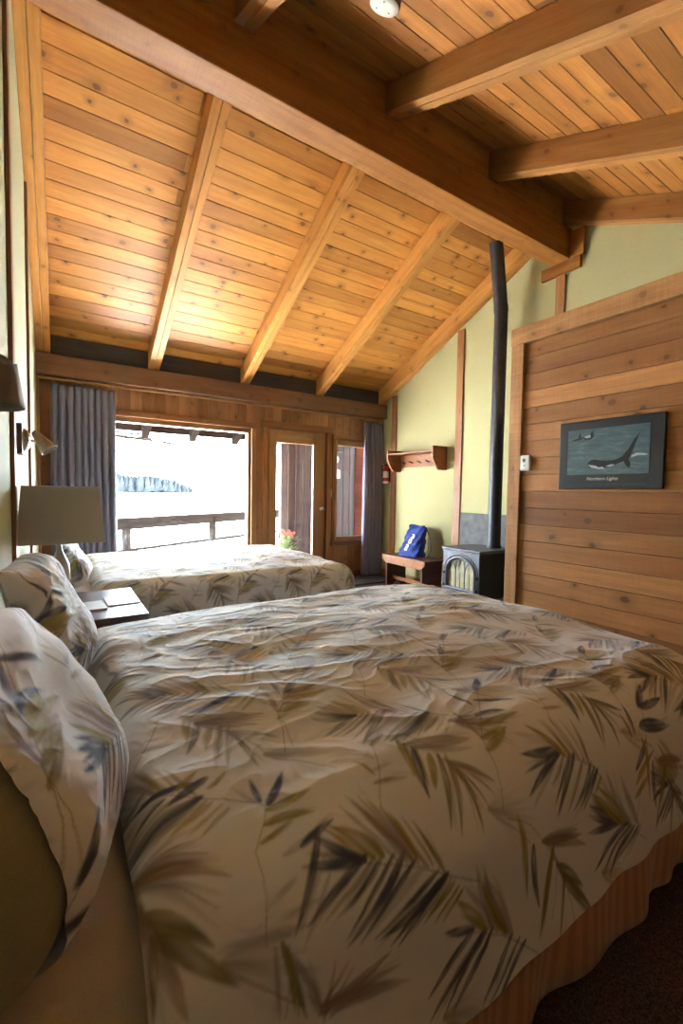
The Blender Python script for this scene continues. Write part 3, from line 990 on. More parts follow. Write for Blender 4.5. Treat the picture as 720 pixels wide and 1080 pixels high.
BLADES = {
    'slate1': [(0.336, -0.175, 0.222, -0.211, 0.15, SLATE), (0.366, -0.187, 0.276, -0.229, 0.13, SLATE), (0.408, -0.199, 0.288, -0.271, 0.15, SLATE), (0.444, -0.229, 0.318, -0.265, 0.14, GREY),
        (0.492, -0.259, 0.348, -0.295, 0.17, SLATE), (0.492, -0.259, 0.378, -0.307, 0.17, SLATE), (0.510, -0.277, 0.438, -0.307, 0.22, OLIVE), (0.534, -0.301, 0.480, -0.331, 0.20, OLIVE), (0.336,
        -0.175, 0.234, -0.151, 0.20, SLATE), (0.336, -0.175, 0.264, -0.121, 0.25, SLATE), (0.372, -0.181, 0.306, -0.109, 0.26, OLIVE), (0.414, -0.199, 0.354, -0.079, 0.16, MAUVE), (0.438, -0.211,
        0.390, -0.103, 0.17, MAUVE), (0.438, -0.205, 0.420, -0.133, 0.20, OLIVE), (0.492, -0.247, 0.456, -0.163, 0.14, DKOL), (0.426, -0.205, 0.360, -0.097, 0.14, TAN)],
    'slate2': [(0.558, -0.391, 0.444, -0.439, 0.17, SLATE), (0.612, -0.421, 0.504, -0.499, 0.13, SLATE), (0.588, -0.409, 0.444, -0.475, 0.12, SLATE), (0.672, -0.463, 0.576, -0.529, 0.15, SLATE),
        (0.714, -0.499, 0.612, -0.547, 0.17, SLATE), (0.594, -0.403, 0.522, -0.313, 0.25, OLIVE), (0.630, -0.421, 0.570, -0.283, 0.20, MAUVE), (0.672, -0.451, 0.606, -0.307, 0.20, MAUVE), (0.654,
        -0.439, 0.588, -0.325, 0.20, OLIVE), (0.762, -0.571, 0.660, -0.541, 0.20, OLIVE), (0.558, -0.385, 0.486, -0.355, 0.30, SLATE)],
    'slate3': [(0.918, -0.175, 0.774, -0.217, 0.17, SLATE), (0.918, -0.169, 0.804, -0.151, 0.28, SLATE), (0.930, -0.187, 0.858, -0.229, 0.17, TAN), (0.966, -0.199, 0.852, -0.283, 0.17, SLATE), (1.014,
        -0.235, 0.930, -0.313, 0.17, SLATE), (1.038, -0.253, 0.966, -0.319, 0.22, SLATE), (0.936, -0.187, 0.876, -0.097, 0.20, OLIVE), (0.984, -0.205, 0.954, -0.103, 0.22, MAUVE), (1.014, -0.229,
        1.026, -0.127, 0.16, TAN), (1.050, -0.271, 1.020, -0.301, 0.40, OLIVE), (0.924, -0.163, 0.822, -0.097, 0.18, GREY), (0.954, -0.193, 0.930, -0.103, 0.15, OLIVE)],
    'slate4': [(1.398, -0.409, 1.314, -0.421, 0.25, SLATE), (1.398, -0.409, 1.308, -0.343, 0.25, SLATE), (1.440, -0.409, 1.332, -0.307, 0.25, OLIVE), (1.470, -0.397, 1.380, -0.265, 0.22, MAUVE),
        (1.416, -0.427, 1.332, -0.499, 0.16, SLATE), (1.440, -0.439, 1.374, -0.505, 0.16, SLATE)],
    'slate5': [(1.122, -0.415, 0.984, -0.385, 0.28, SLATE), (1.122, -0.409, 0.996, -0.325, 0.25, SLATE), (1.134, -0.415, 1.008, -0.295, 0.22, OLIVE), (1.176, -0.433, 1.068, -0.277, 0.20, MAUVE),
        (1.158, -0.433, 0.996, -0.469, 0.14, SLATE), (1.188, -0.451, 1.062, -0.511, 0.14, SLATE), (1.224, -0.457, 1.134, -0.511, 0.18, GREY), (1.206, -0.433, 1.146, -0.301, 0.18, MAUVE)],
    'hang': [(0.588, -0.085, 0.540, -0.199, 0.15, DKOL), (0.612, -0.103, 0.690, -0.163, 0.17, DKOL), (0.612, -0.121, 0.618, -0.229, 0.12, DKOL), (0.546, -0.049, 0.510, -0.139, 0.22, SLATE), (0.534,
        -0.013, 0.510, -0.097, 0.25, OLIVE), (0.570, -0.073, 0.540, -0.133, 0.35, OLIVE), (0.606, -0.109, 0.576, -0.187, 0.10, TAN), (0.546, -0.031, 0.696, -0.067, 0.28, TAN), (0.558, -0.049, 0.678,
        -0.097, 0.16, MAUVE), (0.606, -0.091, 0.558, -0.217, 0.08, DKOL), (0.600, -0.097, 0.678, -0.181, 0.10, TAN)],
    'hangstem': [(0.564, -0.001, 0.594, -0.079, 0.05, DKOL), (0.684, -0.217, 0.726, -0.085, 0.03, DKOL), (0.726, -0.085, 0.924, 0.107, 0.04, SLATE)],
    'upright': [(0.834, 0.023, 0.936, -0.019, 0.16, SLATE), (0.780, -0.025, 0.864, -0.037, 0.28, SLATE), (0.756, -0.055, 0.888, -0.061, 0.20, OLIVE), (0.732, -0.085, 0.816, -0.085, 0.30, OLIVE),
        (0.720, -0.109, 0.804, -0.091, 0.30, OLIVE), (0.804, 0.017, 0.786, 0.071, 0.28, SLATE), (0.726, -0.079, 0.732, 0.011, 0.20, TAN), (0.870, 0.059, 0.936, 0.101, 0.40, SLATE), (0.744, -0.067,
        0.696, -0.031, 0.15, GREY)],
    'grey8': [(0.486, 0.017, 0.450, 0.023, 0.30, GREY), (0.450, -0.031, 0.420, -0.001, 0.20, GREY), (0.432, -0.061, 0.414, -0.019, 0.20, TAN), (0.426, -0.079, 0.492, -0.091, 0.20, TAN), (0.438,
        -0.055, 0.480, -0.055, 0.30, GREY), (0.474, 0.005, 0.522, 0.023, 0.30, TAN), (0.408, -0.121, 0.480, 0.011, 0.03, TAN)],
    'up9': [(0.216, -0.043, 0.300, -0.043, 0.28, OLIVE), (0.204, -0.067, 0.288, -0.073, 0.24, OLIVE), (0.186, -0.091, 0.246, -0.079, 0.20, OLIVE), (0.210, -0.019, 0.210, 0.035, 0.25, SLATE), (0.210,
        -0.031, 0.174, 0.029, 0.20, GREY), (0.156, -0.211, 0.174, -0.097, 0.03, OLIVE), (0.174, -0.097, 0.222, -0.019, 0.03, OLIVE), (0.222, -0.031, 0.276, 0.023, 0.30, SLATE)],
    'fan10': [(0.000, -0.049, 0.126, -0.109, 0.14, TAN), (0.000, -0.043, 0.102, -0.067, 0.14, TAN), (0.000, -0.037, 0.090, -0.019, 0.12, GREY), (0.000, -0.043, 0.090, -0.079, 0.12, MAUVE), (0.000,
        -0.049, 0.078, -0.097, 0.18, TAN), (0.000, -0.055, 0.096, -0.163, 0.10, GREY), (0.012, -0.067, 0.108, -0.133, 0.12, GREY)],
    'ol11': [(0.006, -0.103, 0.084, -0.181, 0.34, DKOL), (0.018, -0.139, 0.108, -0.235, 0.25, DKOL), (0.000, -0.061, 0.000, -0.133, 0.30, DKOL), (0.012, -0.139, 0.006, -0.223, 0.16, DKOL), (0.000,
        -0.073, 0.018, -0.139, 0.09, DKOL), (0.012, -0.127, 0.042, -0.235, 0.28, TAN), (0.000, -0.085, 0.000, -0.199, 0.30, MAUVE)],
    'sl12': [(0.084, 0.071, 0.018, 0.071, 0.25, SLATE), (0.108, 0.071, 0.000, 0.071, 0.16, SLATE), (0.090, 0.053, 0.000, 0.005, 0.13, GREY), (0.138, 0.071, 0.066, 0.041, 0.30, SLATE), (0.138, 0.047,
        0.180, 0.071, 0.30, OLIVE), (0.084, 0.065, 0.126, 0.095, 0.30, OLIVE), (0.060, 0.053, 0.000, 0.029, 0.18, SLATE)],
    'fan14': [(0.240, -0.337, 0.396, -0.373, 0.20, TAN), (0.240, -0.325, 0.360, -0.325, 0.20, TAN), (0.228, -0.325, 0.216, -0.253, 0.20, GREY), (0.252, -0.349, 0.348, -0.337, 0.15, MAUVE), (0.228,
        -0.331, 0.180, -0.223, 0.15, GREY), (0.240, -0.331, 0.234, -0.355, 0.30, TAN), (0.180, -0.223, 0.204, -0.325, 0.15, DKOL), (0.192, -0.241, 0.240, -0.331, 0.08, TAN), (0.168, -0.223, 0.162,
        -0.307, 0.10, TAN), (0.186, -0.229, 0.186, -0.307, 0.15, OLIVE)],
    'hang15': [(0.720, -0.253, 0.744, -0.415, 0.14, OLIVE), (0.762, -0.325, 0.768, -0.451, 0.20, SLATE), (0.834, -0.361, 0.768, -0.511, 0.14, DKOL), (0.816, -0.337, 0.966, -0.397, 0.28, TAN), (0.804,
        -0.325, 0.936, -0.355, 0.25, TAN), (0.810, -0.331, 0.936, -0.367, 0.20, MAUVE), (0.852, -0.403, 0.942, -0.481, 0.30, DKOL), (0.870, -0.439, 0.978, -0.571, 0.20, DKOL), (0.870, -0.433, 0.834,
        -0.547, 0.10, DKOL), (0.834, -0.367, 0.792, -0.451, 0.20, OLIVE), (0.690, -0.235, 0.756, -0.271, 0.06, TAN), (0.756, -0.271, 0.858, -0.409, 0.05, TAN)],
    'left13': [(0.276, -0.115, 0.204, -0.217, 0.14, SLATE), (0.270, -0.151, 0.228, -0.193, 0.20, GREY), (0.216, -0.121, 0.300, -0.109, 0.20, GREY), (0.216, -0.157, 0.162, -0.175, 0.20, GREY), (0.240,
        -0.193, 0.174, -0.193, 0.20, GREY), (0.246, -0.121, 0.312, -0.103, 0.25, SLATE), (0.210, -0.211, 0.102, -0.193, 0.16, GREY), (0.186, -0.211, 0.084, -0.187, 0.15, GREY), (0.270, -0.175, 0.210,
        -0.235, 0.10, MAUVE)],
    'right16': [(1.332, -0.169, 1.416, -0.127, 0.40, SLATE), (1.344, -0.175, 1.464, -0.181, 0.30, SLATE), (1.302, -0.211, 1.428, -0.235, 0.25, SLATE), (1.296, -0.217, 1.446, -0.259, 0.25, SLATE),
        (1.230, -0.307, 1.296, -0.247, 0.30, SLATE), (1.230, -0.343, 1.326, -0.283, 0.25, OLIVE), (1.218, -0.379, 1.302, -0.343, 0.25, OLIVE), (1.206, -0.445, 1.338, -0.175, 0.02, SLATE), (1.254,
        -0.217, 1.260, -0.151, 0.25, SLATE), (1.230, -0.223, 1.230, -0.163, 0.20, DKOL)],
}

# the print repeats on a slanted lattice
STEMS = {'slate1': [[(.33, -.175), (.44, -.222), (.59, -.31)]], 'slate2': [[(.56, -.39), (.66, -.452), (.77, -.55)]], 'slate3': [[(.92, -.172), (1.03, -.24), (1.12, -.37)]], 'slate5': [[(1.13, -.41), (1.25, -.50)]]}
V1, V2 = (.55, 0.0), (.17, .29)
MOTIFS = ('slate1', 'fan10', 'hangstem', 'hang', 'upright', 'grey8', 'up9')


def draw(cv, key, ds=0.0, dt=0.0, seed=0, alpha=.9):
    r = random.Random(seed * 31 + len(key))
    bl = list(BLADES[key])
    if key[:3] in ('sla', 'fan', 'han'):
        for a, b in zip(BLADES[key][:-1], BLADES[key][1:]):
            if min(a[4], b[4]) > .07 and math.hypot(a[0] - b[0], a[1] - b[1]) < .08:
                bl.insert(0, tuple((x * .45 + y * .55) for x, y in zip(a[:4], b[:4])) + (min(a[4], b[4]) * .7, r.choice((a[5], b[5], TAN))))
    for p in STEMS.get(key, ()): cv.stem([(x + ds, y + dt) for x, y in p], .004, SLATE, .75)
    for (s0, t0, s1, t1, wd, col) in bl:
        s0, s1, t0, t1 = s0 + ds, s1 + ds, t0 + dt, t1 + dt
        if wd < .07: cv.stem([(s0, t0), ((s0 + s1) / 2 + .006, (t0 + t1) / 2), (s1, t1)], .0035, col, .7); continue
        ln = math.hypot(s1 - s0, t1 - t0)
        if ln < .02: continue
        al = alpha * {SLATE: 1.0, OLIVE: .92, DKOL: .95, TAN: .78, MAUVE: .62, GREY: .45}[col]
        an = math.atan2(t1 - t0, s1 - s0); s0 -= math.cos(an) * ln * .10; t0 -= math.sin(an) * ln * .10
        bd = r.uniform(-.12, .12)
        for _ in range(1):
            c2 = r.choice((TAN, MAUVE, GREY, col)); q = r.uniform(-.16, .16)
            cv.blade((s0, t0), an + q, ln * r.uniform(.85, 1.25), min(ln * wd * .8, .022), c2, al * .42, bd, None, r.uniform(0, 50))
        cv.blade((s0, t0), an, ln * 1.14, min(ln * wd * 1.15, .034), col, al, bd, None, r.uniform(0, 50))


def lattice(cv, seed, ds=0.0, dt=0.0, jmin=-4, jmax=8, alpha=.9, keep=None):
    for j in range(jmin, jmax):
        for i in range(-5, 8):
            for k, key in enumerate(MOTIFS):
                if keep and not keep(i, j, key): continue
                draw(cv, key, ds + i * V1[0] + j * V2[0], dt + i * V1[1] + j * V2[1], seed + i * 7 + j * 13 + k, alpha)


def near_print(cv):
    lattice(cv, 8, .27, .13, alpha=.30, keep=lambda i, j, k: k in ('fan10', 'left13'))
    lattice(cv, 5, jmin=1, alpha=.62)  # far rows drawn fainter, as if sheen washed out the print
    for i in (1, 2, 3):
        for key in ('hangstem', 'hang', 'upright', 'grey8'): draw(cv, key, V1[0] * i, 0, 40 + i)
    draw(cv, 'slate1', 1.16, .06, 44); draw(cv, 'fan10', .70, .03, 45); draw(cv, 'fan10', 1.25, .02, 46)
    for k, key in enumerate(BLADES): draw(cv, key, 0, 0, 60 + k, .93)
    for i in (1, 2): draw(cv, 'hang15', .56 * i, 0, 70 + i)
    draw(cv, 'slate2', 1.15, 0, 73); draw(cv, 'slate2', -.5, -.02, 74)



def make_duvet(B, ds, label, near):
    P, S, T = duvet_points(B, ds)
    cv = Canvas(S.min() - .01, T.min() - .01, np.ptp(S) + .02, np.ptp(T) + .02, .0023 if near else .004, BASE, 3)
    if near: near_print(cv)
    else: lattice(cv, 9, .13, -.08, alpha=.7)
    o = grid_mesh('duvet', P, cv.sample(S, T), M['print'])
    return tag(o, label, 'duvet', 'leaf-print duvets')


make_duvet(BED_NEAR, .0029, 'large leaf-print duvet spread over the near bed in the foreground', True)
make_duvet(BED_FAR, .007, 'leaf-print duvet on the far bed below the lake window', False)


def rounded_slab(x0, x1, y0, y1, z0, z1, r, n=8, e=.05):
    """mattress-like block with rounded vertical and horizontal edges"""
    V, F = [], []
    rings = []
    def ring(ins, z):
        pts = []
        rr = r
        for cx, cy, a0 in ((x1 - rr, y1 - rr, 0), (x0 + rr, y1 - rr, PI / 2), (x0 + rr, y0 + rr, PI), (x1 - rr, y0 + rr, 1.5 * PI)):
            for k in range(n + 1):
                a = a0 + PI / 2 * k / n
                pts.append((cx + (rr - ins) * math.cos(a), cy + (rr - ins) * math.sin(a), z))
        return pts
    e = min(r * .95, e)
    for k in range(n + 1):
        a = PI / 2 * k / n
        rings.append(ring(e * (1 - math.sin(a)), z0 + e * (1 - math.cos(a))))
    for k in range(n + 1):
        a = PI / 2 * k / n
        rings.append(ring(e * (1 - math.cos(a)), z1 - e * (1 - math.sin(a))))
    m = len(rings[0])
    mb = MB()
    V = [p for q in rings for p in q]
    for i in range(len(rings) - 1):
        for k in range(m):
            F.append((i * m + k, i * m + (k + 1) % m, (i + 1) * m + (k + 1) % m, (i + 1) * m + k))
    mb.add(V, F, V, .5, True)
    mb.add(rings[0], [tuple(range(m - 1, -1, -1))], rings[0], .5); mb.add(rings[-1], [tuple(range(m))], rings[-1], .5)
    return mb


def skirt(B, parent, y0, y1, x0, x1):
    # gathered fabric hanging to the floor on near, foot and far sides
    path = []
    n = 260
    pts = [(x0, y0), (x1, y0), (x1, y1), (x0, y1)]
    seg = [math.dist(pts[i], pts[i + 1]) for i in range(3)]
    tot = sum(seg)
    P = np.zeros((n * 3, 9, 3))
    for k in range(n * 3):
        d = tot * k / (n * 3 - 1)
        i = 0
        while i < 2 and d > seg[i]: d -= seg[i]; i += 1
        a, b = pts[i], pts[i + 1]
        f = d / seg[i]
        x, y = a[0] + (b[0] - a[0]) * f, a[1] + (b[1] - a[1]) * f
        nx, ny = (b[1] - a[1]) / seg[i], -(b[0] - a[0]) / seg[i]
        arc = tot * k / (n * 3 - 1)
        for j in range(9):
            t = j / 8
            w = .010 * t * math.sin(arc * 26 + math.sin(arc * 7)) + .014 * t * math.sin(arc * 9.2 + 1)
            P[k, j] = (x + nx * w, y + ny * w, -.90 + (FLOOR + .012 + .012 * math.sin(arc * 6) + .90) * t)
    o = grid_mesh('bed_skirt', P, None, M['skirt'], parent)
    sm = o.modifiers.new('thick', 'SOLIDIFY'); sm.thickness = .004
    return o


def make_bed(y0, y1, label):
    o = empty('double_bed', (.9, (y0 + y1) / 2, FLOOR), label, 'bed', 'two double beds')
    rounded_slab(XL + .005, 1.90, y0 + .05, y1 - .03, -.90, -.612, .13, 8, .12).build('mattress', M['sheet'], o)
    rounded_slab(XL + .005, 1.93, y0 + .05, y1 - .05, -1.12, -.905, .05).build('box_spring', M['sheet'], o)
    for x in (0.02, 1.85):
        for y in (y0 + .12, y1 - .12):
            MB().lathe((x, y, FLOOR), [(.022, 0), (.028, .02), (.028, .105)], 12).build('leg', M['night'], o)
    skirt(None, o, y0 + .03, y1 - .03, XL + .02, 1.945)
    return o


make_bed(.51, 2.05, 'near double bed with peach striped skirt and cream sheet')
make_bed(2.80, 4.30, 'far double bed standing below the lake window')


# ------------------------------------------------------------------ pillows
def cushion(Ly, H, Tk, nu, nv, seed, wr=1.0, p=4.0, openu=0.0, sag=.4):
    u = np.linspace(-1 + openu, 1, nu); v = np.linspace(-1, 1, nv)
    U, V = np.meshgrid(u, v, indexing='ij')
    prof = np.clip((1 - np.abs(U) ** p) * (1 - np.abs(V) ** p), 0, 1) ** .42 * (1 - sag * V)
    cx = 1 - .07 * (1 - np.abs(V) ** 2) * np.abs(U) ** 2
    cy = 1 - .07 * (1 - np.abs(U) ** 2) * np.abs(V) ** 2
    A = U * Ly / 2 * cx; Bv = V * H / 2 * cy - .16 * H * np.clip(U, 0, 1) ** 2 * np.clip(V, 0, 1) ** 2
    w = wrinkle(A * 1.6 + seed, Bv * 1.6 + 3, seed) * wr * np.clip(prof * 1.5, 0, 1)
    # creases pulled from the corners
    ww = perlin(A * 5 + Bv * 3, Bv * 16 - A * 3, seed + 9) * .010 * wr * np.clip(prof * 2, 0, 1) * (.4 + np.abs(V))
    front = Tk / 2 * prof + w + ww
    back = -Tk / 2 * prof * .28
    return A, Bv, front, back


def pillow_mesh(name, dims, frame, seed, mat, col_seed=None, parent=None, nu=170, nv=120, wr=1.7, openu=0.0, sag=.4):
    Ly, H, Tk = dims
    A, Bv, fr, bk = cushion(Ly, H, Tk, nu, nv, seed, wr, 4.0, openu, sag)
    o_, ey, ev, en = [np.array(q, float) for q in frame]
    Pf = o_ + A[..., None] * ey + Bv[..., None] * ev + fr[..., None] * en
    Pb = o_ + A[..., None] * ey + Bv[..., None] * ev + bk[..., None] * en
    P = np.concatenate([Pf, Pb[:, ::-1]], 1)
    P = np.concatenate([P, P[:, :1]], 1)
    S = np.concatenate([A, A[:, ::-1], A[:, :1]], 1); T = np.concatenate([Bv, Bv[:, ::-1] + H * 1.1, Bv[:, :1]], 1)
    col = None
    if col_seed is not None:
        cv = Canvas(S.min() - .01, T.min() - .01, np.ptp(S) + .02, np.ptp(T) + .02, .0024, BASE, col_seed)
        lattice(cv, col_seed, .05 * (col_seed % 9), .04 * (col_seed % 7), alpha=.95)
        col = cv.sample(S, T)
    return grid_mesh(name, P, col, mat, parent)


def lean_frame(xb, zb, xt, zt, y, twist=0.0):
    d = np.array([xt - xb, 0, zt - zb]); h = np.linalg.norm(d); ev = d / h
    ey = np.array([math.sin(twist), math.cos(twist), 0])
    en = np.cross(ey, ev); en /= np.linalg.norm(en)
    if en[0] < 0: en = -en
    ey = np.cross(ev, en) * (1 if np.cross(ev, en)[1] > 0 else -1)
    return (np.array([(xb + xt) / 2, y, (zb + zt) / 2]), ey, ev, en), h


def lean_pillow(label, xb, zb, xt, zt, y, Ly, Tk, seed, twist=0.0, open_end=False, sag=.4):
    fr, h = lean_frame(xb, zb, xt, zt, y, twist)
    o = empty('pillow', tuple(fr[0]), label, 'pillow', 'leaf-print pillows')
    pillow_mesh('pillowcase', (Ly, h, Tk), fr, seed, M['print'], seed, o, openu=.106 if open_end else 0, sag=sag)
    if open_end:
        f2 = (fr[0] - np.array(fr[1]) * (.012), fr[1], fr[2], fr[3])
        q = pillow_mesh('pillow_insert', (Ly, h * .955, Tk * .80), f2, seed, M['olive'], None, o, 170, 120, sag=sag)
        tag(q, 'olive green pillow showing at the open end of the case')
    return o


lean_pillow('near leaf-print pillow with olive inner showing, leaning at the left edge',  -.056, -.578, -.098, -.185, .814, .492, .222, 31, .125, True, .69)
lean_pillow('leaf-print pillow leaning beside the nightstand, behind the nearest pillow', -.010, -.577, -.105, -.195, 1.58, .61, .21, 37, .06, False, .35)
lean_pillow('pale leaf-print pillow on the far bed behind the lamp shade', .072, -.580, .005, -.315, 3.14, .50, .17, 43)

# ------------------------------------------------------------------ nightstand, papers, lamp
ns = empty('nightstand', (.09, 2.46, FLOOR), 'dark mahogany nightstand between the two beds', 'nightstand')
MB().box(XL + .005, .345, 2.15, 2.77, -.605, -.575, 'x', .6).build('top', M['night'], ns, .005)
MB().box(XL + .01, .325, 2.17, 2.19, FLOOR + .002, -.606, 'z').box(XL + .01, .325, 2.73, 2.75, FLOOR + .002, -.606, 'z').box(XL + .01, XL + .03, 2.19, 2.73, FLOOR + .06, -.606, 'z').box(XL + .03, .325, 2.19, 2.73, FLOOR + .06, FLOOR + .08, 'x').build('case', M['night'], ns, .002)
dr = MB().box(.306, .33, 2.195, 2.725, -.80, -.62, 'y').build('drawer', M['night'], ns, .003)
k_ = MB().lathe((.33, 2.46, -.71), [(.006, 0), (.006, .012), (.014, .016), (.014, .026), (.008, .03)], 14, 'x').build('knob', M['chrome'], dr)
MB().box(.306, .33, 2.195, 2.725, FLOOR + .10, -.815, 'z').build('door', M['night'], ns, .003)


def slab_at(name, c, sx, sy, sz, rot, mat, label, cat):
    o = MB().box(-sx / 2, sx / 2, -sy / 2, sy / 2, 0, sz).build(name, mat, None, .0008, 1)
    o.location = c; o.rotation_euler = (0, 0, rot)
    return tag(o, label, cat)


slab_at('notepad', (.135, 2.40, -.5748), .095, .17, .007, .08, M['paper'], 'small pale notepad on the nightstand next to the photo leaflet', 'notepad')
lf_ = slab_at('leaflet', (.264, 2.46, -.5748), .145, .19, .005, .05, M['darkpaper'], 'folded grey printed leaflet on the nightstand by its right edge', 'leaflet')

tl = empty('table_lamp', (0.0, 2.53, -.575), 'table lamp with taupe rectangular shade on the nightstand', 'lamp')
MB().lathe((0, 2.53, -.575), [(.065, 0), (.066, .012), (.03, .03), (.036, .07), (.046, .13), (.040, .20), (.02, .25), (.012, .27), (.012, .34)], 28).build('base', M['ceramic'], tl)


def rect_shade(cx, cy, z0, z1, bx, by, tx, ty, th=.004):
    m = MB()
    def ring(hx, hy, z): return [(cx - hx, cy - hy, z), (cx + hx, cy - hy, z), (cx + hx, cy + hy, z), (cx - hx, cy + hy, z)]
    o0, o1, i1, i0 = ring(bx, by, z0), ring(tx, ty, z1), ring(tx - th, ty - th, z1), ring(bx - th, by - th, z0)
    V = o0 + o1 + i1 + i0
    F = []
    for r in range(4):
        for k in range(4):
            F.append((r * 4 + k, r * 4 + (k + 1) % 4, ((r + 1) % 4) * 4 + (k + 1) % 4, ((r + 1) % 4) * 4 + k))
    m.add(V, F, V, .5)
    return m


rect_shade(.012, 2.42, -.255, .005, .170, .115, .148, .10).build('lamp_shade', M['shade'], tl, .004)
MB().tube([(.012, 2.42 - .1, .0), (.012, 2.42 + .1, .0)], .003, 6).tube([(0, 2.53, -.24), (0.012, 2.43, .0)], .004, 6).build('shade_holder', M['chrome'], tl)

# ------------------------------------------------------------------ wall lights on the headboard wall
s1 = empty('wall_sconce', (XL, 1.50, .28), 'wall light with brown fabric shade at the left edge', 'wall light')
m_ = MB()
nn = 36
V = []; F = []
for j in range(7):
    t = j / 6
    for k in range(nn):
        a = 2 * PI * k / nn
        r = (.108 - .022 * t) * (1 + .016 * math.sin(a * 9) )
        V.append((XL + .003 + max(0, r * math.cos(a)) * .82, 1.50 + r * math.sin(a), .215 + .118 * t + (.006 * math.sin(a * 5) if j == 6 else 0)))
for j in range(6):
    for k in range(nn): F.append((j * nn + k, j * nn + (k + 1) % nn, (j + 1) * nn + (k + 1) % nn, (j + 1) * nn + k))
m_.add(V, F, V, .5, True)
q_ = m_.build('lamp_shade', M['brownshade'], s1)
sm_ = q_.modifiers.new('thick', 'SOLIDIFY'); sm_.thickness = .003
MB().box(XL, XL + .014, 1.47, 1.53, .235, .315).build('back_plate', M['brown'], s1, .003)
MB().tube([(XL + .01, 1.50, .29), (XL + .035, 1.50, .29)], .006, 8).tube([(XL + .036, 1.50, .25), (XL + .036, 1.50, .30)], .011, 10).build('arm', M['chrome'], s1)

s2 = empty('reading_lamp', (XL, 2.62, .22), 'nickel swing-arm reading lamp on the wall above the nightstand', 'wall light')
MB().box(XL, XL + .026, 2.52, 2.70, .155, .295).build('back_box', M['brown'], s2, .003)
MB().lathe((XL + .026, 2.61, .225), [(.058, 0), (.054, .012), (.03, .026), (0, .03)], 24, 'x').build('rosette', M['chrome'], s2)
MB().tube([(XL + .045, 2.61, .225), (XL + .065, 2.605, .222), (XL + .092, 2.59, .228)], .0055, 8).build('arm', M['chrome'], s2)
m_ = MB()
c0, c1 = Vector((XL + .075, 2.585, .256)), Vector((XL + .132, 2.565, .178))
dr_ = (c1 - c0).normalized()
m_.tube([c0 - dr_ * .012, c0, c0 + dr_ * .03, c1], [.010, .018, .023, .040], 24, cap=False)
q_ = m_.build('lamp_head', M['nickel'], s2)
sm_ = q_.modifiers.new('thick', 'SOLIDIFY'); sm_.thickness = .002

# ------------------------------------------------------------------ curtains and track
def curtain(name, x0, x1, ztop, zbot, y, nf, label, seed, gather=1.0):
    o = empty(name, ((x0 + x1) / 2, y, ztop), label, 'curtain', 'grey pleated curtains')
    n, mz = 420, 60
    P = np.zeros((n, mz, 3))
    r = random.Random(seed)
    ph = [r.uniform(0, 6) for _ in range(4)]
    for i in range(n):
        u = i / (n - 1)
        for j in range(mz):
            v = j / (mz - 1)
            amp = .018 + .022 * min(1, v * 3)
            w = u * nf * 2 * PI + .7 * math.sin(u * 9 + ph[0]) + .5 * v * math.sin(u * 14 + ph[1])
            yy = y - .03 + amp * math.sin(w) + .010 * math.sin(w * 2.3 + ph[2]) * v
            xx = x0 + (x1 - x0) * u + .010 * math.cos(w) + (u - .5) * .03 * v * gather
            P[i, j] = (xx, yy, ztop + (zbot - ztop) * v)
    q = grid_mesh('drape', P, None, M['curtain'], o)
    s = q.modifiers.new('thick', 'SOLIDIFY'); s.thickness = .003
    nh = max(4, int((x1 - x0) / .042))
    for i in range(nh):
        x = x0 + (x1 - x0) * (i + .5) / nh
        MB().tube([(x, y - .03, ztop - .02), (x, y - .034, ztop + .018), (x, y - .03, ztop + .032)], .004, 6).build('hook', M['sash'], o)
    return o


curtain('curtain', XL + .10, .49, 1.00, -1.205, 5.125, 9, 'grey lavender pleated curtain left of the lake window', 1)
curtain('curtain', 3.68, 4.0, 1.00, -1.205, 5.125, 6, 'grey lavender pleated curtain right of the narrow window', 2)
ct = empty('curtain_track', (1.9, 5.1, 1.04), 'pale wooden curtain track running under the header beam', 'curtain track')
MB().box(XL + .02, XR - .02, 5.075, 5.115, 1.036, 1.052, 'x', .9).build('rail', M['sash'], ct, .002)
for x in (.9, 2.9): MB().box(x, x + .02, 5.08, 5.11, 1.0505, 1.0695, 'z').build('bracket', M['sash'], ct)

# ------------------------------------------------------------------ partition with planks, picture, thermostat
PX = 2.70
pa = empty('wall_partition', (PX, 1.0, FLOOR), 'cedar plank partition wall at the foot of the near bed', 'partition wall', kind='structure')
m_ = MB()
z = FLOOR
zc = 1.03
while z < zc - .002:
    h = min(.1135, zc - z)
    m_.box(PX, PX + .02, -.9, 1.872, z + .0012, z + h - .0012, 'y')
    z += .1135
m_.box(PX + .021, PX + .10, -.9, 1.872, FLOOR, zc, 'y', .2)
m_.build('plank_face', M['plank'], pa, .0015, 1)
MB().box(PX - .022, PX + .115, 1.873, 1.968, FLOOR, zc + .002, 'z', .6).build('end_post', M['rough_fir'], pa, .003)
MB().box(PX - .026, PX + .12, -.92, 1.973, zc + .003, 1.148, 'y', .7).build('top_cap', M['rough_fir'], pa, .004)

pic = empty('framed_picture', (PX - .02, 1.3, .245), 'dark framed picture of orcas on the plank partition', 'picture')
y0, y1, z0, z1 = 1.015, 1.588, .041, .450
MB().box(PX - .026, PX - .001, y0, y1, z0, z1, 'y').build('frame_board', M['frame'], pic, .004)
iy0, iy1, iz0, iz1 = 1.082, 1.532, .126, .398
MB().box(PX - .028, PX - .0255, iy0, iy1, iz0, iz1, 'y').build('print', M['sea'], pic)


def flat(pts, mat, name, lift, parent=pic):
    """flat printed shape: u runs left to right as seen, v up, both 0..1 in the print"""
    P = [(PX - .028 - lift, iy1 - u * (iy1 - iy0), iz0 + v * (iz1 - iz0)) for u, v in pts]
    return MB().prism(P, (.0005, 0, 0)).build(name, mat, parent)


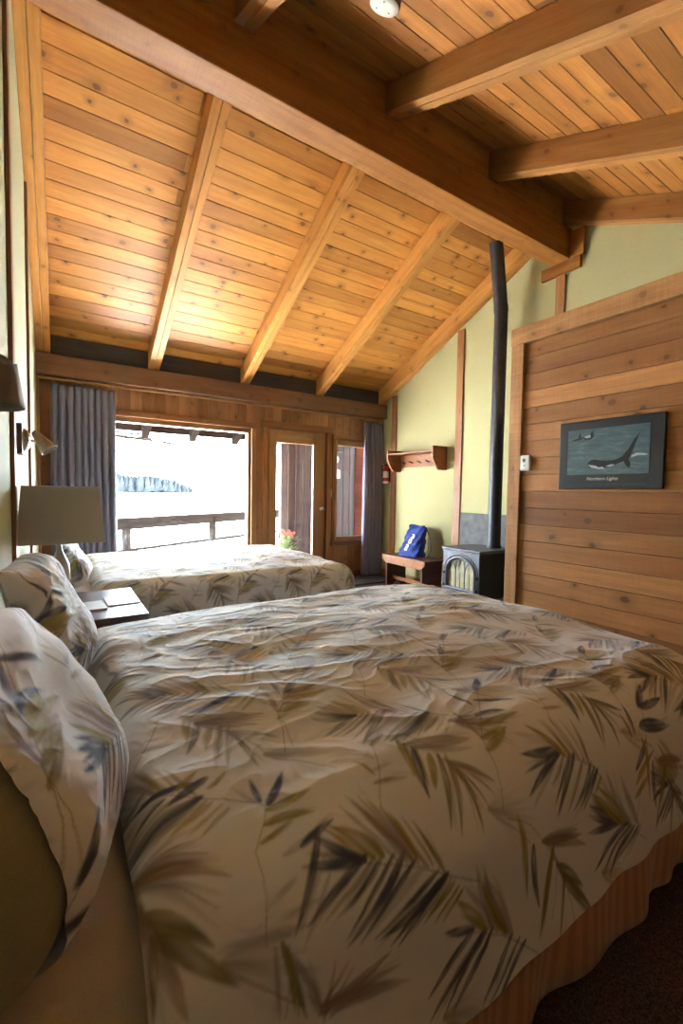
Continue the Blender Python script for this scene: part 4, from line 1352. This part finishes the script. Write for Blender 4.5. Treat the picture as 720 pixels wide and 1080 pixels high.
# big orca lying left to right with the tall tail rising
flat([(.27, .22), (.30, .17), (.38, .13), (.50, .13), (.58, .17), (.66, .22), (.72, .26), (.75, .16), (.79, .11), (.80, .20), (.775, .30), (.82, .48), (.855, .66), (.89, .82), (.83, .70), (.765, .50), (.70, .36), (.62, .30), (.52, .285), (.42, .31), (.36, .33), (.30, .30)], M['orca'], 'orca_silhouette', .0006)
flat([(.28, .215), (.33, .15), (.42, .115), (.50, .12), (.47, .16), (.42, .15), (.38, .19), (.32, .205)], M['orcaw'], 'orca_belly', .0012)
flat([(.50, .17), (.56, .16), (.62, .195), (.58, .205)], M['orcaw'], 'orca_patch', .0012)
flat([(.05, .78), (.09, .80), (.135, .82), (.165, .95), (.18, .83), (.21, .80), (.15, .765), (.09, .76)], M['orca'], 'far_orca', .0006)
flat([(.20, .83), (.25, .87), (.30, .89), (.32, .96), (.34, .88), (.345, .82), (.30, .77), (.24, .76)], M['orca'], 'far_orca', .0006)
flat([(.215, .835), (.26, .865), (.30, .87), (.30, .81), (.25, .80)], M['orcaw'], 'far_orca_patch', .0012)
flat([(.80, .33), (.88, .37), (.95, .36), (.99, .38), (.93, .41), (.86, .42), (.81, .38)], M['orcaw'], 'spray', .0009)


def text(name, body, size, loc, rot, mat, parent, shear=0.0, align='CENTER'):
    cu = bpy.data.curves.new(name, 'FONT'); cu.body = body; cu.size = size; cu.align_x = align; cu.shear = shear; cu.extrude = .0003
    cu.materials.append(mat)
    tmp = bpy.data.objects.new(name + '_outline', cu)
    me = bpy.data.meshes.new_from_object(tmp); bpy.data.objects.remove(tmp)
    me.name = name
    o = bpy.data.objects.new(name, me); COL.objects.link(o)
    if parent is not None:
        o.parent = parent; o.location = Vector(loc) - Vector(parent.location)
    else:
        o.location = loc
    o.rotation_euler = rot
    return o


text('caption_lettering', 'Northern Lights', .027, (PX - .0268, 1.325, .092), (PI / 2, 0, -PI / 2), M['ink_light'], pic, .35)
MB().box(PX - .0266, PX - .0258, 1.09, 1.52, .0655, .0675, 'y').build('caption_line', plain('dim_ink', (.10, .10, .10), .5, bump=0), pic)

th = empty('thermostat', (PX, 1.835, .215), 'small white thermostat on the partition beside its end post', 'thermostat')
MB().box(PX - .026, PX - .0005, 1.80, 1.868, .163, .268).build('housing', M['white'], th, .005)
MB().box(PX - .0275, PX - .0255, 1.828, 1.848, .222, .245).build('display', plain('lcd_grey', (.16, .17, .15), .3, bump=0), th)
MB().lathe((PX - .026, 1.836, .195), [(.008, 0), (.007, -.003), (0, -.0035)], 14, 'x').build('button', plain('grey_button', (.45, .47, .46), .4, bump=0), th)

# ------------------------------------------------------------------ stove, flue and backing
st_ = empty('stove', (3.66, 3.03, FLOOR), 'grey cast-iron stove with arched glass door in front of the green wall', 'stove')
sx0, sx1, sy0, sy1, sz0, sz1 = 3.42, 3.92, 2.80, 3.27, -1.06, -.585
# hollow firebox: side, back, base and roof plates
m_ = MB().box(sx0 + .014, sx1, sy0, sy0 + .02, sz0, sz1).box(sx0 + .014, sx1, sy1 - .02, sy1, sz0, sz1).box(sx1 - .02, sx1, sy0 + .02, sy1 - .02, sz0, sz1).box(sx0 + .014, sx1 - .02, sy0 + .02, sy1 - .02, sz0, sz0 + .02).box(sx0 + .014, sx1 - .02, sy0 + .02, sy1 - .02, sz1 - .02, sz1)
m_.build('firebox', M['black'], st_, .006)
MB().box(sx0 + .022, sx0 + .032, sy0 + .03, sy1 - .03, sz0 + .025, sz1 - .03).build('firebrick', M['cream'], st_)  # set close behind the glass, coloured as its reflection
MB().box(sx0 - .015, sx1 + .01, sy0 - .02, sy1 + .02, sz1 + .003, sz1 + .024).build('top_plate', M['iron'], st_, .008)
MB().box(sx0 - .005, sx1, sy0 - .01, sy1 + .01, sz1 - .012, sz1 + .002).build('top_moulding', M['iron'], st_, .004)
for x in (sx0 + .05, sx1 - .05):
    for y in (sy0 + .04, sy1 - .04):
        MB().lathe((x, y, FLOOR), [(.026, 0), (.022, .02), (.02, .09), (.034, .165)], 14).build('leg', M['iron'], st_)
MB().box(sx0 - .04, sx0 + .012, sy0 + .02, sy1 - .02, sz0 - .004, sz0 + .02).build('ash_lip', M['iron'], st_, .006)
# front plate with arched opening
yc, hw_, spring, base_ = (sy0 + sy1) / 2, .188, -.80, sz0 + .085
ap = []
nA = 22
arch = [(yc + hw_, base_)] + [(yc + hw_ * math.cos(PI * k / nA), spring + .150 * math.sin(PI * k / nA)) for k in range(nA + 1)] + [(yc - hw_, base_)]
m_ = MB()
# strips between arch and the rectangular rim
rim = [(sy1, base_), (sy1, spring)] + [(None, None)]
for k in range(len(arch) - 1):
    (ya, za), (yb, zb) = arch[k], arch[k + 1]
    def outp(y, z):
        if z <= spring + 1e-6: return (sy1 if y > yc else sy0, z)
        a = math.atan2((z - spring) / .150 * .75, (y - yc) / hw_)
        # push to rectangle
        dy, dz = math.cos(a), math.sin(a)
        s = min((sy1 - yc) / max(abs(dy), 1e-6), (sz1 - .013 - spring) / max(abs(dz), 1e-6))
        return (yc + dy * s, spring + dz * s)
    oa, ob = outp(ya, za), outp(yb, zb)
    P = [(sx0, ya, za), (sx0, yb, zb), (sx0, ob[0], ob[1]), (sx0, oa[0], oa[1])]
    m_.prism(P, (.016, 0, 0))
for c in (sy1, sy0):
    pass
# fill corner wedges and base strip
m_.box(sx0, sx0 + .016, sy0, sy1, sz0, base_)
m_.prism([(sx0 + .001, sy0, sz1 - .013), (sx0 + .001, sy0 + .10, sz1 - .013), (sx0 + .001, sy0, sz1 - .10)], (.014, 0, 0))
m_.prism([(sx0 + .001, sy1, sz1 - .013), (sx0 + .001, sy1 - .10, sz1 - .013), (sx0 + .001, sy1, sz1 - .10)], (.014, 0, 0))
m_.build('front_plate', M['iron'], st_)
m_ = MB()
m_.tube([(sx0 - .004, y, z) for y, z in arch], .014, 8)
m_.tube([(sx0 - .002, yc + (y - yc) * 1.14, spring + (z - spring) * 1.2 if z > spring else z) for y, z in arch], .008, 8)
m_.tube([(sx0 - .004, yc + hw_, base_), (sx0 - .004, yc - hw_, base_)], .014, 8)
dd_ = m_.build('door_frame', M['iron'], st_)
m_ = MB()
# gothic tracery: two mullions that fork into pointed arches
for y in (yc - .058, yc + .058):
    m_.tube([(sx0 - .001, y, base_), (sx0 - .001, y, spring + .13)], .0065, 6)
for (a, b) in ((-.188, -.058), (-.058, .058), (.058, .188)):
    mid = (a + b) / 2; top = spring + (.10 if a * b > 0 else .145)
    lowz = spring - .03 if a * b > 0 else spring + .02
    for s_, e in ((a, 1), (b, -1)):
        pts = []
        for k in range(8):
            t = k / 7
            pts.append((sx0 - .001, yc + s_ + (mid - s_) * (1 - math.cos(t * PI / 2)), lowz + (top - lowz) * math.sin(t * PI / 2)))
        m_.tube(pts, .006, 6)
for y in (yc - .122, yc, yc + .122):
    m_.tube([(sx0 - .001, y, base_), (sx0 - .001, y, base_ + .17)], .004, 6)
m_.build('tracery', M['iron'], st_)
MB().box(sx0 + .008, sx0 + .012, yc - hw_ + .002, yc + hw_ - .002, base_, spring + .14).build('glass_pane', M['glass'], st_)
for y, z in ((yc + hw_ + .024, spring - .03), (yc - hw_ - .024, spring - .03), (yc - hw_ - .024, base_ + .02), (yc + hw_ + .024, base_ + .02)):
    MB().lathe((sx0 - .001, y, z), [(.014, 0), (.014, -.014), (.009, -.022), (0, -.024)], 12, 'x').build('latch', M['black'], st_)

fl = empty('stove_pipe', (3.80, 2.95, -.56), 'black stove pipe rising from the stove to the ceiling', 'stove pipe')
pxp, pyp = 3.83, 2.955
MB().tube([(pxp, pyp, sz1 + .025), (pxp, pyp, 1.86)], .067, 28).build('lower_pipe', M['pipe'], fl)
MB().tube([(pxp, pyp, 1.855), (pxp - .008, pyp - .003, 1.89), (pxp - .02, pyp - .006, 1.93)], [.071, .071, .070], 28).build('elbow', M['pipe'], fl)
MB().tube([(pxp - .016, pyp - .005, 1.92), (3.64, 2.895, 2.475)], .067, 28).build('upper_pipe', M['pipe'], fl)
MB().tube([(pxp, pyp, sz1 + .0245), (pxp, pyp, sz1 + .05)], .076, 28).build('collar', M['black'], fl)
hp = MB().box(XR - .022, XR - .001, 2.55, 3.585, FLOOR + .01, -.225, 'z').build('heat_shield', M['panel'], None, .002)
tag(hp, 'grey cement heat shield board on the wall behind the stove', 'heat shield')

# ------------------------------------------------------------------ bench, bag
bn = empty('bench', (3.78, 4.1, FLOOR), 'small dark red wooden bench under the peg shelf', 'bench')
bx0, bx1, by0, by1, bz = 3.585, 3.92, 3.70, 4.50, -.805
MB().box(bx0 + .0, bx1, by0, by1, bz - .025, bz, 'y').build('seat', M['bench'], bn, .004)
m_ = MB().prism([(bx0 - .018, by0 + .005, bz - .002), (bx0 - .018, by1 - .005, bz - .002), (bx0 - .018, by1 - .005, bz - .05), (bx0 - .018, by1 - .075, bz - .105), (bx0 - .018, by0 + .075, bz - .105), (bx0 - .018, by0 + .005, bz - .05)], (.017, 0, 0))
q_ = m_.build('apron', M['shelf'], bn, .002)
for y in (by0 + .06, by1 - .085):
    MB().prism([(bx0 + .002, y, bz - .026), (bx1 - .01, y, bz - .026), (bx1 - .01, y, FLOOR), (bx1 - .09, y, FLOOR), ((bx0 + bx1) / 2, y, FLOOR + .07), (bx0 + .085, y, FLOOR), (bx0 + .002, y, FLOOR)], (0, .025, 0)).build('leg', M['bench'], bn, .002)
MB().box(bx0 + .10, bx0 + .122, by0 + .088, by1 - .088, FLOOR + .09, FLOOR + .135, 'y').build('stretcher', M['shelf'], bn, .002)

bg = empty('drawstring_bag', (3.76, 4.14, bz), 'blue drawstring bag standing on the bench against the green wall', 'bag')
nu, nv = 64, 60
P = np.zeros((nu + 1, nv, 3))
for i in range(nu + 1):
    a = 2 * PI * i / nu
    for j in range(nv):
        v = j / (nv - 1)
        ca_, sa_ = math.cos(a), math.sin(a)
        e = .55
        w = .175 - .030 * v ** .8 + .02 * math.exp(-((v - .06) / .12) ** 2)
        d = .085 * (1 - v) ** .6 + .022
        if j == 0: w, d = w * .8, d * .6
        yy = w * math.copysign(abs(ca_) ** e, ca_) * (1 + .03 * math.sin(v * 14 + a * 3))
        xx = d * math.copysign(abs(sa_) ** .7, sa_) + .008 * math.sin(a * 6 + v * 12) + .006 * math.sin(v * 30 + a * 2)
        P[i, j] = (3.76 + xx + .09 * v, 4.15 + yy - .02 * v, bz + .001 + .385 * v + .012 * math.sin(a * 2) * v)
q_ = grid_mesh('bag_body', P, None, M['blue'], bg)
m_ = MB()
for s_ in (-1, 1):
    m_.tube([(3.85 + .01, 4.13 - .14, bz + .37), (3.88, 4.13 - .175 - .01 * s_, bz + .26), (3.87, 4.13 - .20 - .025 * s_, bz + .1), (3.82, 4.13 - .185 - .02 * s_, bz + .01)], .004, 6)
m_.build('cords', M['ink'], bg)
# unreadable pale print running up the bag
def bagpt(u, v, lift=.002):
    # u across (towards the window wall positive), v up
    d = .085 * (1 - v) ** .6 + .022
    return (3.76 - d + .09 * v - lift - .012, 4.13 + u, bz + .385 * v)


for (u, v, w, h) in ((-.025, .66, .034, .10), (-.005, .50, .030, .10), (.02, .34, .026, .09), (.03, .24, .026, .06)):
    pts = []
    for k in range(12):
        a = 2 * PI * k / 12
        pts.append(bagpt(u + w * math.copysign(abs(math.cos(a)) ** .7, math.cos(a)), v + h * .75 * math.copysign(abs(math.sin(a)) ** .7, math.sin(a))))
    MB().prism(pts, (.004, 0, 0)).build('print_patch', M['white'], bg)
for (u, v, w, h) in ((-.005, .67, .012, .04), (.0, .52, .020, .012), (.0, .48, .006, .035), (.03, .35, .016, .010)):
    MB().prism([bagpt(u - w, v - h, .004), bagpt(u + w, v - h, .004), bagpt(u + w, v + h, .004), bagpt(u - w, v + h, .004)], (.001, 0, 0)).build('print_mark', M['ink'], bg)

# ------------------------------------------------------------------ peg shelf and extinguisher
ps = empty('peg_shelf', (3.93, 4.25, .4), 'red-brown wall shelf with coat pegs above the bench', 'shelf')
hx0, hy0, hy1 = 3.79, 3.84, 4.72
MB().box(hx0 + .005, XR - .001, hy0 + .025, hy1 - .025, .505, .527, 'y').build('shelf_board', M['shelf'], ps, .002)
MB().box(XR - .02, XR - .001, hy0 + .025, hy1 - .025, .345, .504, 'y').build('back_board', M['shelf'], ps, .002)
for y in (hy0, hy1 - .024):
    MB().prism([(hx0, y, .575), (XR - .001, y, .575), (XR - .001, y, .285), (hx0 + .10, y, .285), (hx0, y, .43)], (0, .024, 0)).build('end_panel', M['shelf'], ps, .002)
for k in range(5):
    y = hy0 + .13 + k * (hy1 - hy0 - .26) / 4
    MB().tube([(XR - .02, y, .40), (XR - .075, y, .415), (XR - .085, y, .42)], [.009, .008, .012], 10).build('peg', M['bench'], ps)

fe = empty('fire_extinguisher', (3.965, 4.955, .12), 'small red fire extinguisher on the green wall below the shelf end', 'fire extinguisher')
ex, ey = 3.965, 4.955
MB().lathe((ex, ey, .115), [(.038, 0), (.044, .008), (.044, .19), (.036, .225), (.018, .245), (.016, .262)], 24).build('cylinder', M['red'], fe)
MB().lathe((ex, ey, .115), [(.0447, .012), (.0447, .045)], 24).build('label', M['label'], fe)
MB().lathe((ex, ey, .115), [(.0447, .095), (.0447, .185)], 24).build('label', M['label'], fe)
MB().lathe((ex, ey, .115), [(.019, .262), (.022, .268), (.022, .292), (.012, .298)], 16).build('valve', M['black'], fe)
MB().board((ex - .01, ey - .008, .40), (-.085, 0, .028), (0, .016, 0), (0, 0, .007)).board((ex - .01, ey - .008, .388), (-.08, 0, -.012), (0, .016, 0), (0, 0, .006)).build('lever', M['red'], fe, .002)
MB().tube([(ex - .02, ey + .01, .385), (ex - .055, ey + .02, .37), (ex - .056, ey + .015, .29), (ex - .05, ey + .01, .24)], .007, 8).build('hose', M['black'], fe)
MB().box(XR - .022, XR - .001, ey - .03, ey + .03, .15, .34).build('bracket', M['black'], fe, .002)

# ------------------------------------------------------------------ door mat, ceiling light
dm = MB().box(3.10, 3.98, 4.62, 5.06, FLOOR + .001, FLOOR + .016).build('door_mat', M['mat'], None, .005)
tag(dm, 'dark door mat on the floor below the right curtain', 'mat')

cy_ = 1.752
cl = empty('ceiling_light', (1.37, cy_, zraf(cy_) + RD), 'round white ceiling light on the planks at the top of the photo', 'ceiling light')
nrm_ = Vector((0, SN, -1)).normalized()

def disc(c, ax, prof, n=32):
    """lathe about an arbitrary axis"""
    ax = Vector(ax).normalized(); u = ax.cross(Vector((1, 0, 0))).normalized(); w = ax.cross(u)
    V = []
    for r, h in prof:
        for k in range(n):
            a = 2 * PI * k / n
            V.append(Vector(c) + ax * h + (u * math.cos(a) + w * math.sin(a)) * r)
    F = []
    for i in range(len(prof) - 1):
        for k in range(n): F.append((i * n + k, i * n + (k + 1) % n, (i + 1) * n + (k + 1) % n, (i + 1) * n + k))
    m = MB(); m.add(V, F, V, .5, True)
    m.add(V[-n:], [tuple(range(n))], V[-n:], .5)
    return m


lc = Vector((1.352, cy_, zraf(cy_) + RD))
disc(lc, nrm_, [(.074, .0), (.078, .045), (.074, .052)]).build('housing', M['brown'], cl)
disc(lc, nrm_, [(.0735, .050), (.072, .058), (.04, .0595), (.001, .060)]).build('diffuser', M['white'], cl)
m_ = MB()
u_ = nrm_.cross(Vector((1, 0, 0))).normalized(); w_ = nrm_.cross(u_)
for a in (.6, 2.6, 4.4):
    c_ = lc + (u_ * math.cos(a) + w_ * math.sin(a)) * .04
    V = [c_ + nrm_ * .0598 + (u_ * math.cos(b * PI / 4) + w_ * math.sin(b * PI / 4)) * .005 for b in range(8)]
    MB().prism(V, nrm_ * .001).build('screw', M['panel'], cl)


# ------------------------------------------------------------------ light
wd = bpy.data.worlds.new('overcast_sky'); SC.world = wd; wd.use_nodes = True
bgn = wd.node_tree.nodes['Background']
bgn.inputs['Color'].default_value = (.74, .88, 1.0, 1)
bgn.inputs['Strength'].default_value = 30.0


def portal(name, x0, x1, z0, z1, y, into):
    l = bpy.data.lights.new(name, 'AREA'); l.shape = 'RECTANGLE'; l.size = x1 - x0; l.size_y = z1 - z0
    l.cycles.is_portal = True
    o = bpy.data.objects.new(name, l); COL.objects.link(o)
    o.location = ((x0 + x1) / 2, y, (z0 + z1) / 2)
    o.rotation_euler = (-PI / 2, 0, 0) if into < 0 else (PI / 2, 0, 0)
    return o


portal('lake_window_portal', .47, 1.99, -.70, .71, WF + .125, -1)
portal('door_glass_portal', 2.37, 2.92, -.96, .63, WF + .125, -1)
portal('narrow_window_portal', 3.30, 3.85, -.65, .65, WF + .125, -1)
sun = bpy.data.lights.new('sun', 'SUN'); sun.energy = 125; sun.angle = .02; sun.color = (1, .99, .97)
so = bpy.data.objects.new('sun', sun); COL.objects.link(so)
sd = Vector((.35, 1.0, 1.95)).normalized()      # towards the sun, high over the lake
so.rotation_euler = sd.to_track_quat('Z', 'Y').to_euler()

# ------------------------------------------------------------------ camera
F_PX = 459.92
yaw, pit, roll = .57565, .046651, .015871
cyw, syw, cp, sp = math.cos(yaw), math.sin(yaw), math.cos(pit), math.sin(pit)
fw = Vector((syw * cp, cyw * cp, -sp)); rt = Vector((cyw, -syw, 0)); up = rt.cross(fw)
r2 = rt * math.cos(roll) + up * math.sin(roll); u2 = -rt * math.sin(roll) + up * math.cos(roll)
cam = bpy.data.cameras.new('camera'); cam.sensor_fit = 'VERTICAL'; cam.sensor_height = 36; cam.lens = F_PX / 1080 * 36
cam.clip_start = .02; cam.clip_end = 3000
co = bpy.data.objects.new('camera', cam); COL.objects.link(co)
mm = Matrix((r2, u2, -fw)).transposed().to_4x4()
co.matrix_world = mm
SC.camera = co

vs = SC.view_settings
SC.display_settings.display_device = 'sRGB'
vs.view_transform = 'Standard'; vs.look = 'None'; vs.exposure = 1.1; vs.gamma = 1.0; vs.use_curve_mapping = False
SC.cycles.use_denoising = True
SC.cycles.max_bounces = 10; SC.cycles.diffuse_bounces = 3; SC.cycles.transparent_max_bounces = 12
SC.cycles.sample_clamp_indirect = 60
